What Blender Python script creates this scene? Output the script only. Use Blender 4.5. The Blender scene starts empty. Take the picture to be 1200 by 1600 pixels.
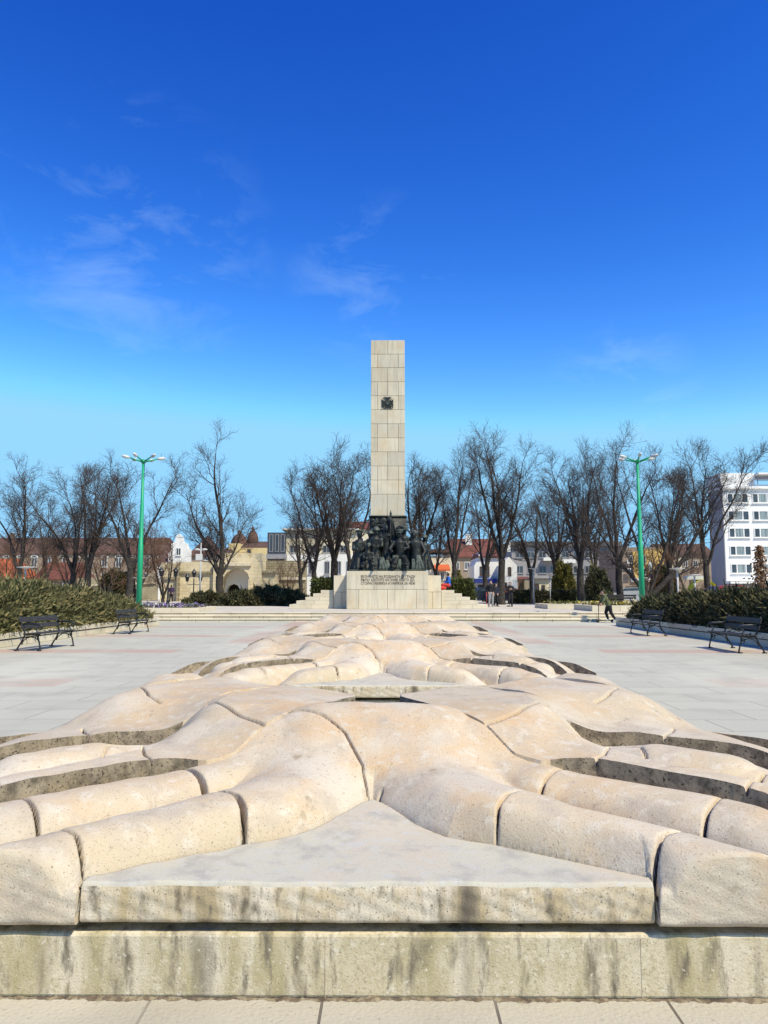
import bpy, math, random
import numpy as np
from mathutils import Vector, Matrix
R = math.radians
rng = np.random.default_rng(7)
random.seed(7)
SC = bpy.context.scene
COL = SC.collection

# ------------------------------------------------------------------ camera, sky, sun, exposure
PITCH = math.atan(125/1200); YAW = 0.0067; EYE = 1.45
cam_d = bpy.data.cameras.new('camera'); cam = bpy.data.objects.new('camera', cam_d); COL.objects.link(cam)
cam.location = (0, 0, EYE); cam.rotation_euler = (math.pi/2 + PITCH, 0, YAW)
cam_d.sensor_fit = 'VERTICAL'; cam_d.sensor_height = 24; cam_d.lens = 18
cam_d.clip_start = 0.05; cam_d.clip_end = 5000
SC.camera = cam
SUN_DIR = Vector((0.56, -0.57, 1.0)).normalized()          # towards the sun: right of and behind the viewer
sun_d = bpy.data.lights.new('sun', 'SUN'); sun_d.energy = 5.0; sun_d.angle = R(0.5); sun_d.color = (1.0, 0.92, 0.70)
sun = bpy.data.objects.new('sun', sun_d); COL.objects.link(sun)
sun.rotation_euler = SUN_DIR.to_track_quat('Z', 'Y').to_euler(); sun.location = (20, -20, 40)
SC.view_settings.view_transform = 'Standard'; SC.view_settings.look = 'None'
SC.view_settings.exposure = 0.21; SC.view_settings.gamma = 1
try: SC.view_settings.use_curve_mapping = False
except Exception: pass
W = bpy.data.worlds.new('World'); SC.world = W; W.use_nodes = True
nt = W.node_tree; nt.nodes.clear()
def N(t, typ, **kw):
    n = t.nodes.new(typ)
    for k, v in kw.items():
        if k in n.inputs.keys() if isinstance(k, str) else False: n.inputs[k].default_value = v
        else: setattr(n, k, v)
    return n
sky = N(nt, 'ShaderNodeTexSky'); sky.sky_type = 'NISHITA'; sky.sun_disc = False
sky.sun_elevation = math.asin(SUN_DIR.z); sky.sun_rotation = math.atan2(SUN_DIR.x, SUN_DIR.y)
sky.altitude = 600; sky.air_density = 1.0; sky.dust_density = 0.1; sky.ozone_density = 3.5
hs = N(nt, 'ShaderNodeHueSaturation'); hs.inputs['Saturation'].default_value = 1.28; hs.inputs['Value'].default_value = 1.0; hs.inputs['Hue'].default_value = 0.503
nt.links.new(sky.outputs[0], hs.inputs['Color'])
# grade of the clear March sky: deeper at the top, luminous towards the trees
BGS = 0.105; GAIN = BGS*2**SC.view_settings.exposure
sepc = N(nt, 'ShaderNodeSeparateColor'); nt.links.new(hs.outputs[0], sepc.inputs[0]); comb = N(nt, 'ShaderNodeCombineColor')
for i, (k, g, cap) in enumerate(((20.8, 2.02, .32), (6.7, 1.87, .70), (2.6, 1.27, 1.06))):
    q = sepc.outputs[i]
    for op, val in (('MULTIPLY', BGS*1.11), ('MAXIMUM', 0.0), ('POWER', g), ('MULTIPLY', k), ('SMOOTH_MIN', cap), ('DIVIDE', GAIN)):
        n_ = N(nt, 'ShaderNodeMath', operation=op); nt.links.new(q, n_.inputs[0]); n_.inputs[1].default_value = val; n_.inputs[2].default_value = .10*cap; q = n_.outputs[0]
    nt.links.new(q, comb.inputs[i])
# thin wisps of cirrus, fixed on the sky's own directions
tc = N(nt, 'ShaderNodeTexCoord')
mp = N(nt, 'ShaderNodeMapping'); mp.inputs['Scale'].default_value = (5.0, 2.0, 11.0); mp.inputs['Rotation'].default_value = (0, R(-32), 0)
nt.links.new(tc.outputs['Generated'], mp.inputs['Vector'])
nz = N(nt, 'ShaderNodeTexNoise'); nz.inputs['Scale'].default_value = 1.6; nz.inputs['Detail'].default_value = 9; nz.inputs['Roughness'].default_value = 0.62; nz.inputs['Distortion'].default_value = 0.5
nt.links.new(mp.outputs[0], nz.inputs['Vector'])
r1 = N(nt, 'ShaderNodeValToRGB'); r1.color_ramp.elements[0].position = 0.50; r1.color_ramp.elements[1].position = 0.80
nt.links.new(nz.outputs['Fac'], r1.inputs[0])
def sky_spot(d, rad):
    d = Vector(d).normalized()
    dp = N(nt, 'ShaderNodeVectorMath', operation='DOT_PRODUCT'); nt.links.new(tc.outputs['Generated'], dp.inputs[0]); dp.inputs[1].default_value = d
    mr = N(nt, 'ShaderNodeMapRange', interpolation_type='SMOOTHSTEP'); nt.links.new(dp.outputs['Value'], mr.inputs['Value'])
    mr.inputs['From Min'].default_value = math.cos(R(rad)); mr.inputs['From Max'].default_value = 1.0
    return mr.outputs[0]
spots = [((-0.30, 0.85, 0.40), 11), ((-0.02, 0.92, 0.38), 7), ((0.28, 0.9, 0.24), 6), ((-0.45, 0.9, 0.10), 9)]
acc = None
for d, r_ in spots:
    o = sky_spot(d, r_)
    if acc is None: acc = o
    else:
        a = N(nt, 'ShaderNodeMath', operation='ADD'); a.use_clamp = True; nt.links.new(acc, a.inputs[0]); nt.links.new(o, a.inputs[1]); acc = a.outputs[0]
mu = N(nt, 'ShaderNodeMath', operation='MULTIPLY'); nt.links.new(acc, mu.inputs[0]); nt.links.new(r1.outputs[0], mu.inputs[1])
mu2 = N(nt, 'ShaderNodeMath', operation='MULTIPLY'); nt.links.new(mu.outputs[0], mu2.inputs[0]); mu2.inputs[1].default_value = 0.25
mx = N(nt, 'ShaderNodeMixRGB'); nt.links.new(mu2.outputs[0], mx.inputs[0]); nt.links.new(comb.outputs[0], mx.inputs[1]); mx.inputs[2].default_value = (5.4, 7.4, 9.0, 1)
bg = N(nt, 'ShaderNodeBackground'); bg.inputs['Strength'].default_value = BGS
out = N(nt, 'ShaderNodeOutputWorld')
nt.links.new(mx.outputs[0], bg.inputs['Color']); nt.links.new(bg.outputs[0], out.inputs[0])

# ------------------------------------------------------------------ helpers
_cp, _sp, _cy, _sy = math.cos(PITCH), math.sin(PITCH), math.cos(YAW), math.sin(YAW)
def _ray(x, y):
    a = (x-600)/1200; b = (800-y)/1200
    f = _cp - b*_sp; u = _sp + b*_cp
    return Vector((a*_cy - f*_sy, a*_sy + f*_cy, u))
def at(x, y, Y):                       # survey: the point seen at (x, y) of the photograph, Y metres away
    d = _ray(x, y); t = Y/d.y
    return Vector((d.x*t, Y, EYE + d.z*t))
def on(x, y, z):                       # survey: the point seen at (x, y) lying at height z
    d = _ray(x, y); t = (z-EYE)/d.z
    return Vector((d.x*t, d.y*t, z))

class MB:
    def __init__(s): s.v = []; s.f = []
    def add(s, vs, fs):
        n = len(s.v); s.v += [tuple(v) for v in vs]; s.f += [tuple(i+n for i in f) for f in fs]; return s
    def box(s, c, d, rz=0, rx=0, ry=0):
        m = Matrix.Rotation(rz, 3, 'Z') @ Matrix.Rotation(ry, 3, 'Y') @ Matrix.Rotation(rx, 3, 'X')
        vs = [Vector(c) + m @ Vector((sx*d[0]/2, sy*d[1]/2, sz*d[2]/2)) for sz in (-1, 1) for sy in (-1, 1) for sx in (-1, 1)]
        return s.add(vs, [(0,2,3,1),(4,5,7,6),(0,1,5,4),(2,6,7,3),(0,4,6,2),(1,3,7,5)])
    def bb(s, x0, x1, y0, y1, z0, z1): return s.box(((x0+x1)/2, (y0+y1)/2, (z0+z1)/2), (x1-x0, y1-y0, z1-z0))
    def tube(s, pts, rad, n=6, cap=True):
        pts = [Vector(p) for p in pts]
        if not hasattr(rad, '__len__'): rad = [rad]*len(pts)
        b = len(s.v); ref = None
        for i, p in enumerate(pts):
            d = (pts[min(i+1, len(pts)-1)] - pts[max(i-1, 0)])
            if d.length < 1e-9: d = Vector((0,0,1))
            d.normalize()
            if ref is None: ref = Vector((1,0,0)) if abs(d.x) < 0.8 else Vector((0,1,0))
            a = (ref - d*ref.dot(d)).normalized(); ref = a; c = d.cross(a)
            r = rad[i]
            for k in range(n):
                t = 2*math.pi*k/n
                s.v.append(tuple(p + (a*math.cos(t) + c*math.sin(t))*r))
        for i in range(len(pts)-1):
            for k in range(n):
                s.f.append((b+i*n+k, b+i*n+(k+1)%n, b+(i+1)*n+(k+1)%n, b+(i+1)*n+k))
        if cap:
            s.f.append(tuple(b+k for k in range(n))[::-1]); e = b+(len(pts)-1)*n; s.f.append(tuple(e+k for k in range(n)))
        return s
    def lathe(s, c, prof, n=16):
        return s.tube([(c[0], c[1], c[2]+z) for r, z in prof], [max(r, .001) for r, z in prof], n)
    def ell(s, c, r, n=12, m=8):
        c = Vector(c); b = len(s.v)
        for i in range(m+1):
            th = math.pi*i/m
            for k in range(n):
                ph = 2*math.pi*k/n
                s.v.append((c.x + r[0]*math.sin(th)*math.cos(ph), c.y + r[1]*math.sin(th)*math.sin(ph), c.z + r[2]*math.cos(th)))
        for i in range(m):
            for k in range(n):
                s.f.append((b+i*n+k, b+(i+1)*n+k, b+(i+1)*n+(k+1)%n, b+i*n+(k+1)%n))
        return s
    def prism(s, poly, z0, z1):
        n = len(poly); vs = [(x, y, z0) for x, y in poly] + [(x, y, z1) for x, y in poly]
        return s.add(vs, [tuple(range(n))[::-1], tuple(range(n, 2*n))] + [(i, (i+1)%n, n+(i+1)%n, n+i) for i in range(n)])
    def prismY(s, poly, y0, y1):        # polygon in x, z
        n = len(poly); vs = [(x, y0, z) for x, z in poly] + [(x, y1, z) for x, z in poly]
        return s.add(vs, [tuple(range(n)), tuple(range(n, 2*n))[::-1]] + [(i, n+i, n+(i+1)%n, (i+1)%n) for i in range(n)])
    def build(s, name, m, parent=None, smooth=False, bevel=0):
        me = bpy.data.meshes.new(name); me.from_pydata(s.v, [], s.f); me.update()
        return link_mesh(name, me, m, parent, smooth, bevel)
def link_mesh(name, me, m, parent=None, smooth=False, bevel=0):
    if m is not None: me.materials.append(m)
    if smooth: me.polygons.foreach_set('use_smooth', [True]*len(me.polygons))
    o = bpy.data.objects.new(name, me); COL.objects.link(o)
    if parent is not None: o.parent = parent
    if bevel:
        b = o.modifiers.new('bevel', 'BEVEL'); b.width = bevel; b.segments = 2; b.limit_method = 'ANGLE'
    return o
def np_mesh(name, v, f, m, parent=None, smooth=False):
    v = np.asarray(v, np.float32); f = np.asarray(f, np.int32); k = f.shape[1]
    me = bpy.data.meshes.new(name); me.vertices.add(len(v)); me.vertices.foreach_set('co', v.ravel())
    me.loops.add(f.size); me.loops.foreach_set('vertex_index', f.ravel())
    me.polygons.add(len(f)); me.polygons.foreach_set('loop_start', np.arange(0, f.size, k, dtype=np.int32))
    me.update(calc_edges=True); me.validate()
    return link_mesh(name, me, m, parent, smooth)
def tag(o, label=None, cat=None, group=None, kind=None):
    if label: o['label'] = label
    if cat: o['category'] = cat
    if group: o['group'] = group
    if kind: o['kind'] = kind
    return o
def thing(name, loc, label, cat, group=None, rz=0):
    o = bpy.data.objects.new(name, None); COL.objects.link(o); o.empty_display_size = .2
    o.location = loc; o.rotation_euler = (0, 0, rz)
    return tag(o, label, cat, group)
KIDS = {}
def kids(o): return [c for c in bpy.data.objects if c.parent == o]
def dup(root, loc, rz=0, label=None, scale=None, parent=None):
    ch = kids(root)
    r = root.copy(); COL.objects.link(r)
    if parent is not None: r.parent = parent
    if loc is not None: r.location = loc; r.rotation_euler = (0, 0, rz)
    if scale is not None: r.scale = scale if hasattr(scale, '__len__') else (scale,)*3
    if label: r['label'] = label
    for c in ch: dup(c, None, parent=r)
    return r
def remesh(mb, name, m, parent=None, voxel=.02, smooth_it=4):
    me = bpy.data.meshes.new(name); me.from_pydata(mb.v, [], mb.f); me.update()
    o = bpy.data.objects.new('tmp', me); COL.objects.link(o)
    md = o.modifiers.new('r', 'REMESH'); md.mode = 'VOXEL'; md.voxel_size = voxel
    if smooth_it:
        sm = o.modifiers.new('s', 'SMOOTH'); sm.factor = .5; sm.iterations = smooth_it
    dg = bpy.context.evaluated_depsgraph_get()
    nm = bpy.data.meshes.new_from_object(o.evaluated_get(dg)); bpy.data.objects.remove(o); nm.name = name
    nm.materials.clear()
    return link_mesh(name, nm, m, parent, True)

# ------------------------------------------------------------------ materials
def mat(name, col, rough=.7, metal=0, noise=None, bump=None, rand=0, spec=.3, coord='Object', streak=None, pits=None, col3=None, objrand=0):
    """noise=(scale, second colour, low, high); bump=(scale, strength); rand=per-island value variation; pits=(scale, colour, low, high)"""
    m = bpy.data.materials.new(name); m.use_nodes = True; t = m.node_tree; b = t.nodes['Principled BSDF']
    b.inputs['Roughness'].default_value = rough; b.inputs['Metallic'].default_value = metal
    b.inputs['Specular IOR Level'].default_value = spec
    tcx = N(t, 'ShaderNodeTexCoord'); vec = tcx.outputs[coord]
    rgb = N(t, 'ShaderNodeRGB'); rgb.outputs[0].default_value = (*col, 1); c = rgb.outputs[0]
    def mixin(c, fac, col2, blend='MIX'):
        x = N(t, 'ShaderNodeMixRGB', blend_type=blend); t.links.new(fac, x.inputs[0]); t.links.new(c, x.inputs[1])
        if isinstance(col2, tuple): x.inputs[2].default_value = (*col2, 1)
        else: t.links.new(col2, x.inputs[2])
        return x.outputs[0]
    def noi(scale, lo, hi, sc=(1,1,1), det=6, rough_=.6):
        mpx = N(t, 'ShaderNodeMapping'); mpx.inputs['Scale'].default_value = sc; t.links.new(vec, mpx.inputs[0])
        n = N(t, 'ShaderNodeTexNoise'); n.inputs['Scale'].default_value = scale; n.inputs['Detail'].default_value = det; n.inputs['Roughness'].default_value = rough_
        t.links.new(mpx.outputs[0], n.inputs['Vector'])
        mr = N(t, 'ShaderNodeMapRange'); t.links.new(n.outputs['Fac'], mr.inputs[0]); mr.inputs[1].default_value = lo; mr.inputs[2].default_value = hi
        return mr.outputs[0]
    if noise:
        for q in (noise if isinstance(noise, list) else [noise]): c = mixin(c, noi(q[0], q[2], q[3]), q[1])
    if streak:
        for q in (streak if isinstance(streak, list) else [streak]): c = mixin(c, noi(q[0], q[2], q[3], sc=q[4]), q[1])
    if pits:
        for q in (pits if isinstance(pits, list) else [pits]): c = mixin(c, noi(q[0], q[2], q[3], det=3), q[1])
    if objrand:
        oi = N(t, 'ShaderNodeObjectInfo'); mr = N(t, 'ShaderNodeMapRange'); t.links.new(oi.outputs['Random'], mr.inputs[0]); mr.inputs[3].default_value = 1-objrand; mr.inputs[4].default_value = 1+objrand*.6
        x = N(t, 'ShaderNodeMixRGB', blend_type='MULTIPLY'); x.inputs[0].default_value = 1; t.links.new(c, x.inputs[1]); t.links.new(mr.outputs[0], x.inputs[2]); c = x.outputs[0]
    if rand:
        g = N(t, 'ShaderNodeNewGeometry')
        mr = N(t, 'ShaderNodeMapRange'); t.links.new(g.outputs['Random Per Island'], mr.inputs[0]); mr.inputs[3].default_value = 1-rand; mr.inputs[4].default_value = 1+rand
        x = N(t, 'ShaderNodeMixRGB', blend_type='MULTIPLY'); x.inputs[0].default_value = 1
        t.links.new(c, x.inputs[1]); t.links.new(mr.outputs[0], x.inputs[2]); c = x.outputs[0]
        if col3:
            mr2 = N(t, 'ShaderNodeMapRange'); t.links.new(g.outputs['Random Per Island'], mr2.inputs[0]); mr2.inputs[1].default_value = .72; mr2.inputs[2].default_value = .95
            c = mixin(c, mr2.outputs[0], col3)
    t.links.new(c, b.inputs['Base Color'])
    if bump:
        last = None
        for sc_, st_ in (bump if isinstance(bump, list) else [bump]):
            n = N(t, 'ShaderNodeTexNoise'); n.inputs['Scale'].default_value = sc_; n.inputs['Detail'].default_value = 8; n.inputs['Roughness'].default_value = .65; t.links.new(vec, n.inputs['Vector'])
            bp = N(t, 'ShaderNodeBump'); bp.inputs['Strength'].default_value = st_; bp.inputs['Distance'].default_value = .5/sc_
            t.links.new(n.outputs['Fac'], bp.inputs['Height'])
            if last: t.links.new(last, bp.inputs['Normal'])
            last = bp.outputs[0]
        t.links.new(last, b.inputs['Normal'])
    return m
M = {}
M['sculpt'] = mat('weathered_limestone', (.525, .43, .305), .85,
    noise=[(1.0, (.545, .385, .235), .46, .66), (1.7, (.55, .48, .385), .45, .62), (4.5, (.44, .37, .29), .50, .70), (13, (.57, .50, .40), .52, .68)],
    pits=[(150, (.22, .17, .12), .62, .68), (60, (.33, .265, .19), .62, .72), (9, (.34, .27, .19), .67, .76)], bump=[(110, .6), (40, .2)], spec=.15, objrand=.10)
M['slab'] = mat('grey_limestone', (.475, .448, .365), .85, noise=[(2.0, (.49, .43, .34), .42, .60), (6, (.36, .34, .30), .50, .68), (18, (.47, .45, .40), .52, .66)],
    pits=[(150, (.26, .23, .18), .63, .70)], bump=[(90, .35), (25, .12)], spec=.15)
M['slabfront'] = mat('stained_limestone_edge', (.60, .525, .41), .9, noise=[(5, (.52, .42, .27), .42, .60), (22, (.64, .57, .46), .50, .64), (60, (.44, .37, .27), .52, .68)],
    streak=[(2.6, (.44, .35, .21), .46, .60, (1.6, 1, .16)), (3.3, (.63, .55, .44), .52, .62, (2.2, 1, .3)), (3.0, (.15, .125, .095), .56, .72, (1.5, 1, .30)), (9, (.17, .14, .10), .555, .70, (1.4, 1, .6)), (17, (.20, .17, .12), .58, .72, (1.3, 1, .4))],
    pits=[(140, (.16, .125, .09), .61, .68), (50, (.20, .16, .12), .66, .74)], bump=[(110, .55), (30, .12)], spec=.12)
M['plinth'] = mat('lichen_stained_plinth', (.55, .47, .315), .9, noise=[(2.5, (.60, .52, .38), .42, .60), (5, (.44, .375, .225), .46, .64), (24, (.64, .57, .43), .52, .66), (60, (.40, .34, .23), .50, .66)],
    streak=[(2.2, (.62, .54, .41), .48, .60, (2.0, 1, .18)), (5, (.41, .35, .205), .48, .64, (1.5, 1, .4)), (2.7, (.15, .125, .10), .56, .73, (1.5, 1, .28)), (7, (.20, .165, .115), .56, .70, (1.5, 1, .55)), (16, (.16, .135, .10), .58, .72, (1.3, 1, .35))],
    pits=[(150, (.20, .165, .115), .62, .70), (45, (.66, .60, .48), .62, .73)], bump=[(110, .6), (30, .12)], spec=.12)
M['cliff'] = mat('pitted_stained_shade_edge', (.26, .215, .155), .95, noise=[(4, (.38, .31, .22), .45, .66), (14, (.12, .10, .075), .46, .66)], pits=[(70, (.05, .042, .034), .58, .66)], bump=[(60, .7)], spec=.1)  # stains and pits of the step faces, with their shade darkened into the colour
M['granite'] = mat('pale_granite_blocks', (.60, .535, .41), .8, noise=[(1.2, (.55, .44, .30), .45, .72), (.5, (.52, .48, .41), .5, .75)], streak=[(1.6, (.44, .39, .31), .52, .70, (2.5, 2.5, .2)), (4, (.50, .45, .36), .52, .66, (3, 3, .12))],
    pits=(40, (.42, .36, .27), .62, .75), rand=.10, bump=(50, .1))
M['grime'] = mat('brown_grime', (.15, .11, .075), 1, noise=[(40, (.28, .23, .15), .45, .6), (15, (.08, .06, .045), .5, .65)], bump=(60, .6))
M['joint'] = mat('dark_mortar', (.075, .06, .045), .95, noise=(30, (.11, .09, .065), .4, .7))
M['bronze'] = mat('patinated_bronze', (.011, .013, .013), .5, .25, noise=[(2.5, (.045, .058, .050), .52, .68)], bump=[(9, .6)], spec=.5)
M['bronze_light'] = mat('verdigris_bronze', (.085, .105, .090), .6, .2, noise=[(4, (.02, .025, .022), .43, .62)], bump=(9, .4))
M['step'] = mat('step_limestone', (.62, .55, .42), .85, noise=[(1.5, (.52, .45, .33), .45, .75)], pits=(50, (.38, .32, .22), .63, .74), rand=.10, bump=(50, .15))
M['lamp_green'] = mat('green_lamp_paint', (.010, .33, .155), .45, noise=(2, (.012, .27, .13), .45, .7), spec=.4)
M['lamp_white'] = mat('lamp_head_white', (.56, .56, .54), .4, noise=(5, (.6, .6, .58), .5, .8))
M['lamp_grey'] = mat('grey_lamp_pole', (.50, .50, .50), .5, noise=(3, (.42, .42, .42), .5, .8))
M['lamp_glass'] = mat('lamp_glass', (.45, .46, .46), .2)
M['iron'] = mat('black_cast_iron', (.018, .02, .024), .38, .3, bump=(40, .1), noise=(6, (.04, .042, .045), .5, .8), spec=.5)
M['bench_wood'] = mat('dark_bench_slats', (.035, .032, .030), .55, streak=(3, (.07, .065, .06), .5, .75, (1, 8, 8)), bump=(30, .15))
M['bark'] = mat('bark', (.040, .035, .032), .95, noise=[(3, (.085, .072, .063), .45, .7), (9, (.030, .025, .022), .52, .75)], bump=(12, .8), spec=.1)
M['twig'] = mat('twigs', (.072, .057, .050), .9, rand=.3, spec=.1, col3=(.10, .078, .07))
M['twig_red'] = mat('reddish_twigs', (.13, .075, .05), .9, rand=.3, spec=.1, col3=(.17, .10, .07))
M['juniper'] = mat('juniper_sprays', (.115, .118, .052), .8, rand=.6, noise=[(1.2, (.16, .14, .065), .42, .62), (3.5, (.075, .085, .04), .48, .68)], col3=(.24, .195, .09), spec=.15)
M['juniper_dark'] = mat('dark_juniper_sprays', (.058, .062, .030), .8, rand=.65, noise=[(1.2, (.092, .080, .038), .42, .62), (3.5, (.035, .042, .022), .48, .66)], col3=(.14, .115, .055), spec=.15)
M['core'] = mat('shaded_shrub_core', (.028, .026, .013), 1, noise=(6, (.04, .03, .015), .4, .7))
M['boxwood'] = mat('clipped_box_leaves', (.07, .085, .025), .75, rand=.5, col3=(.13, .12, .04), spec=.2)
M['yellow_leaf'] = mat('yellowish_conifer_leaves', (.12, .11, .025), .75, rand=.5, col3=(.20, .16, .04), spec=.2)
M['brown_leaf'] = mat('dry_brown_leaves', (.24, .13, .065), .8, rand=.5, col3=(.33, .20, .11), spec=.2)
M['soil'] = mat('soil', (.10, .075, .05), 1, noise=(4, (.06, .05, .035), .4, .7), bump=(20, .4))
M['skin'] = mat('skin', (.50, .30, .22), .6, noise=(20, (.45, .26, .19), .4, .7))
M['hair'] = mat('dark_hair', (.02, .015, .012), .6, noise=(30, (.035, .026, .02), .4, .7))
M['glass'] = mat('window_glass', (.035, .045, .055), .08, noise=(.8, (.08, .095, .11), .4, .7), spec=.7)
M['curtain'] = mat('curtained_glass', (.30, .36, .37), .25, streak=(2.5, (.10, .12, .13), .45, .62, (4, 4, .1)), spec=.6)
def cloth(n, c): return mat(n, c, .85, noise=(14, tuple(k*.75 for k in c), .4, .7), bump=(25, .3))
def plaster(n, c, **k): return mat(n, c, .9, noise=[(.5, tuple(q*.86 for q in c), .45, .75), (4, tuple(q*.93 for q in c), .5, .8)], bump=(20, .1), **k)
def rooft(n, c): return mat(n, c, .85, noise=[(.7, tuple(q*.65 for q in c), .42, .7), (5, tuple(min(1, q*1.25) for q in c), .55, .8)], streak=(2, tuple(q*.6 for q in c), .5, .6, (8, .3, .3)), bump=(12, .4))

def tile_mat(name, base, var, joint, sx, sy, pink=False, mortar=.012, rot=0, off=.5, coord='Object', rotx=0):
    m = bpy.data.materials.new(name); m.use_nodes = True; t = m.node_tree; b = t.nodes['Principled BSDF']; b.inputs['Roughness'].default_value = .8; b.inputs['Specular IOR Level'].default_value = .25
    tcx = N(t, 'ShaderNodeTexCoord'); mpx = N(t, 'ShaderNodeMapping'); mpx.inputs['Rotation'].default_value = (rotx, 0, rot); t.links.new(tcx.outputs[coord], mpx.inputs[0])
    br = N(t, 'ShaderNodeTexBrick'); br.offset = off; br.inputs['Scale'].default_value = 1; br.inputs['Brick Width'].default_value = sx; br.inputs['Row Height'].default_value = sy
    br.inputs['Mortar Size'].default_value = mortar; br.inputs['Mortar Smooth'].default_value = .3; br.inputs['Bias'].default_value = 0
    br.inputs['Color1'].default_value = (*base, 1); br.inputs['Color2'].default_value = (*var, 1); br.inputs['Mortar'].default_value = (*joint, 1)
    t.links.new(mpx.outputs[0], br.inputs['Vector']); c = br.outputs['Color']
    def noi(sc, lo, hi, s3=(1,1,1)):
        m2 = N(t, 'ShaderNodeMapping'); m2.inputs['Scale'].default_value = s3; t.links.new(tcx.outputs[coord], m2.inputs[0])
        n = N(t, 'ShaderNodeTexNoise'); n.inputs['Scale'].default_value = sc; n.inputs['Detail'].default_value = 7; t.links.new(m2.outputs[0], n.inputs['Vector'])
        mr = N(t, 'ShaderNodeMapRange'); t.links.new(n.outputs['Fac'], mr.inputs[0]); mr.inputs[1].default_value = lo; mr.inputs[2].default_value = hi; return mr.outputs[0]
    def mix(c, f, col, bl='MIX'):
        x = N(t, 'ShaderNodeMixRGB', blend_type=bl); t.links.new(f, x.inputs[0]); t.links.new(c, x.inputs[1]); x.inputs[2].default_value = (*col, 1); return x.outputs[0]
    if pink:
        sep = N(t, 'ShaderNodeSeparateXYZ'); t.links.new(tcx.outputs[coord], sep.inputs[0])
        def mth(op, a, bb):
            q = N(t, 'ShaderNodeMath', operation=op)
            for i, z in enumerate((a, bb)):
                if isinstance(z, (int, float)): q.inputs[i].default_value = z
                elif z is not None: t.links.new(z, q.inputs[i])
            return q.outputs[0]
        yb = mth('LESS_THAN', mth('PINGPONG', mth('ADD', sep.outputs['Y'], .6), 3.3), .55)       # cross bands every 6.6 m
        ax = mth('ABSOLUTE', sep.outputs['X'], None)
        xb = mth('GREATER_THAN', ax, 5.2)
        f = mth('MULTIPLY', yb, xb)
        lng = mth('MULTIPLY', mth('GREATER_THAN', ax, 3.9), mth('LESS_THAN', ax, 4.7))
        lng = mth('MULTIPLY', lng, mth('GREATER_THAN', sep.outputs['Y'], 22))
        f = mth('MAXIMUM', f, lng)
        f = mth('MULTIPLY', f, .75)
        c = mix(c, f, (.43, .29, .225))
    c = mix(c, noi(.35, .50, .75, (1, .35, 1)), tuple(min(1, k*1.18) for k in base))
    c = mix(c, noi(1.3, .52, .8), tuple(k*.78 for k in base))
    c = mix(c, noi(45, .60, .78), tuple(k*.62 for k in base))
    t.links.new(c, b.inputs['Base Color'])
    bp = N(t, 'ShaderNodeBump'); bp.inputs['Strength'].default_value = .5; bp.inputs['Distance'].default_value = .01
    n = N(t, 'ShaderNodeTexNoise'); n.inputs['Scale'].default_value = 60; n.inputs['Detail'].default_value = 8; t.links.new(tcx.outputs[coord], n.inputs['Vector'])
    a = N(t, 'ShaderNodeMath', operation='SUBTRACT'); t.links.new(n.outputs['Fac'], a.inputs[0]); t.links.new(br.outputs['Fac'], a.inputs[1])
    t.links.new(a.outputs[0], bp.inputs['Height']); t.links.new(bp.outputs[0], b.inputs['Normal'])
    return m
M['plaza'] = tile_mat('plaza_slabs', (.455, .437, .355), (.42, .402, .33), (.29, .27, .235), 1.2, .75, pink=True, mortar=.011)
M['kerbpave'] = tile_mat('foreground_slabs', (.43, .39, .31), (.40, .37, .31), (.13, .11, .09), .615, .9, mortar=.006, off=0)
M['terrace'] = tile_mat('terrace_slabs', (.55, .49, .40), (.48, .44, .37), (.25, .22, .18), 1.0, .6)
M['earth'] = mat('far_ground', (.20, .19, .13), 1, noise=[(.05, (.16, .17, .09), .4, .6), (.6, (.24, .20, .14), .45, .7)])
M['ashlar'] = tile_mat('pale_ashlar', (.60, .51, .34), (.50, .42, .27), (.34, .28, .18), .75, .36, mortar=.018, rotx=-math.pi/2)
M['rubble'] = tile_mat('dark_rubble_wall', (.34, .29, .19), (.26, .22, .14), (.14, .12, .08), .55, .28, mortar=.03, rotx=-math.pi/2)
M['planter'] = tile_mat('planter_blocks', (.50, .46, .39), (.44, .41, .35), (.16, .14, .12), 1.1, 3.0, mortar=.012, rot=math.pi/2)
# ------------------------------------------------------------------ ground, plaza, steps, terrace (the setting)
AX = -0.08                     # the monument's axis
o = MB().bb(-1500, 1500, -300, 2600, -.6, -.06).build('ground', M['earth']); tag(o, kind='structure')
mb = MB(); mb.bb(-40, 40, 3.62, 38.0, -.05, -.003); o = mb.build('plaza_pavement', M['plaza']); tag(o, kind='structure')
mb = MB(); mb.bb(-12, 12, -6, 3.61, -.05, 0.0); o = mb.build('foreground_pavement', M['kerbpave']); tag(o, kind='structure')
o.location.x = AX + .455; 
for v in o.data.vertices: v.co.x -= (AX + .455)
mb = MB(); mb.bb(-140, 140, 38.65, 200, -.05, .446); o = mb.build('upper_terrace', M['terrace']); tag(o, kind='structure')
mb = MB()
for k, (y0, y1, z0, z1) in enumerate([(37.8, 38.3, -.03, .147), (38.2, 38.7, .1, .297), (38.6, 39.1, .2, .448)]):
    x = -16.9 + [0, .6, .25][k]
    while x < 15:
        w = 1.15 + .25*random.random(); x1 = min(x + w, 15.05)
        mb.bb(x+.006, x1-.006, y0-.022, y1, z1-.055, z1); mb.bb(x+.008, x1-.008, y0+.012, y1-.01, z0, z1-.057); x = x1
o = mb.build('terrace_steps', M['step'], bevel=.012); tag(o, kind='structure')
for sx, x0, x1 in ((-1, -60, -10.42), (1, 10.22, 60)):
    o = MB().bb(x0, x1, -6, 33.4, -.05, .33).build('planting_bed', M['soil']); tag(o, kind='structure')
    
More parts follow.
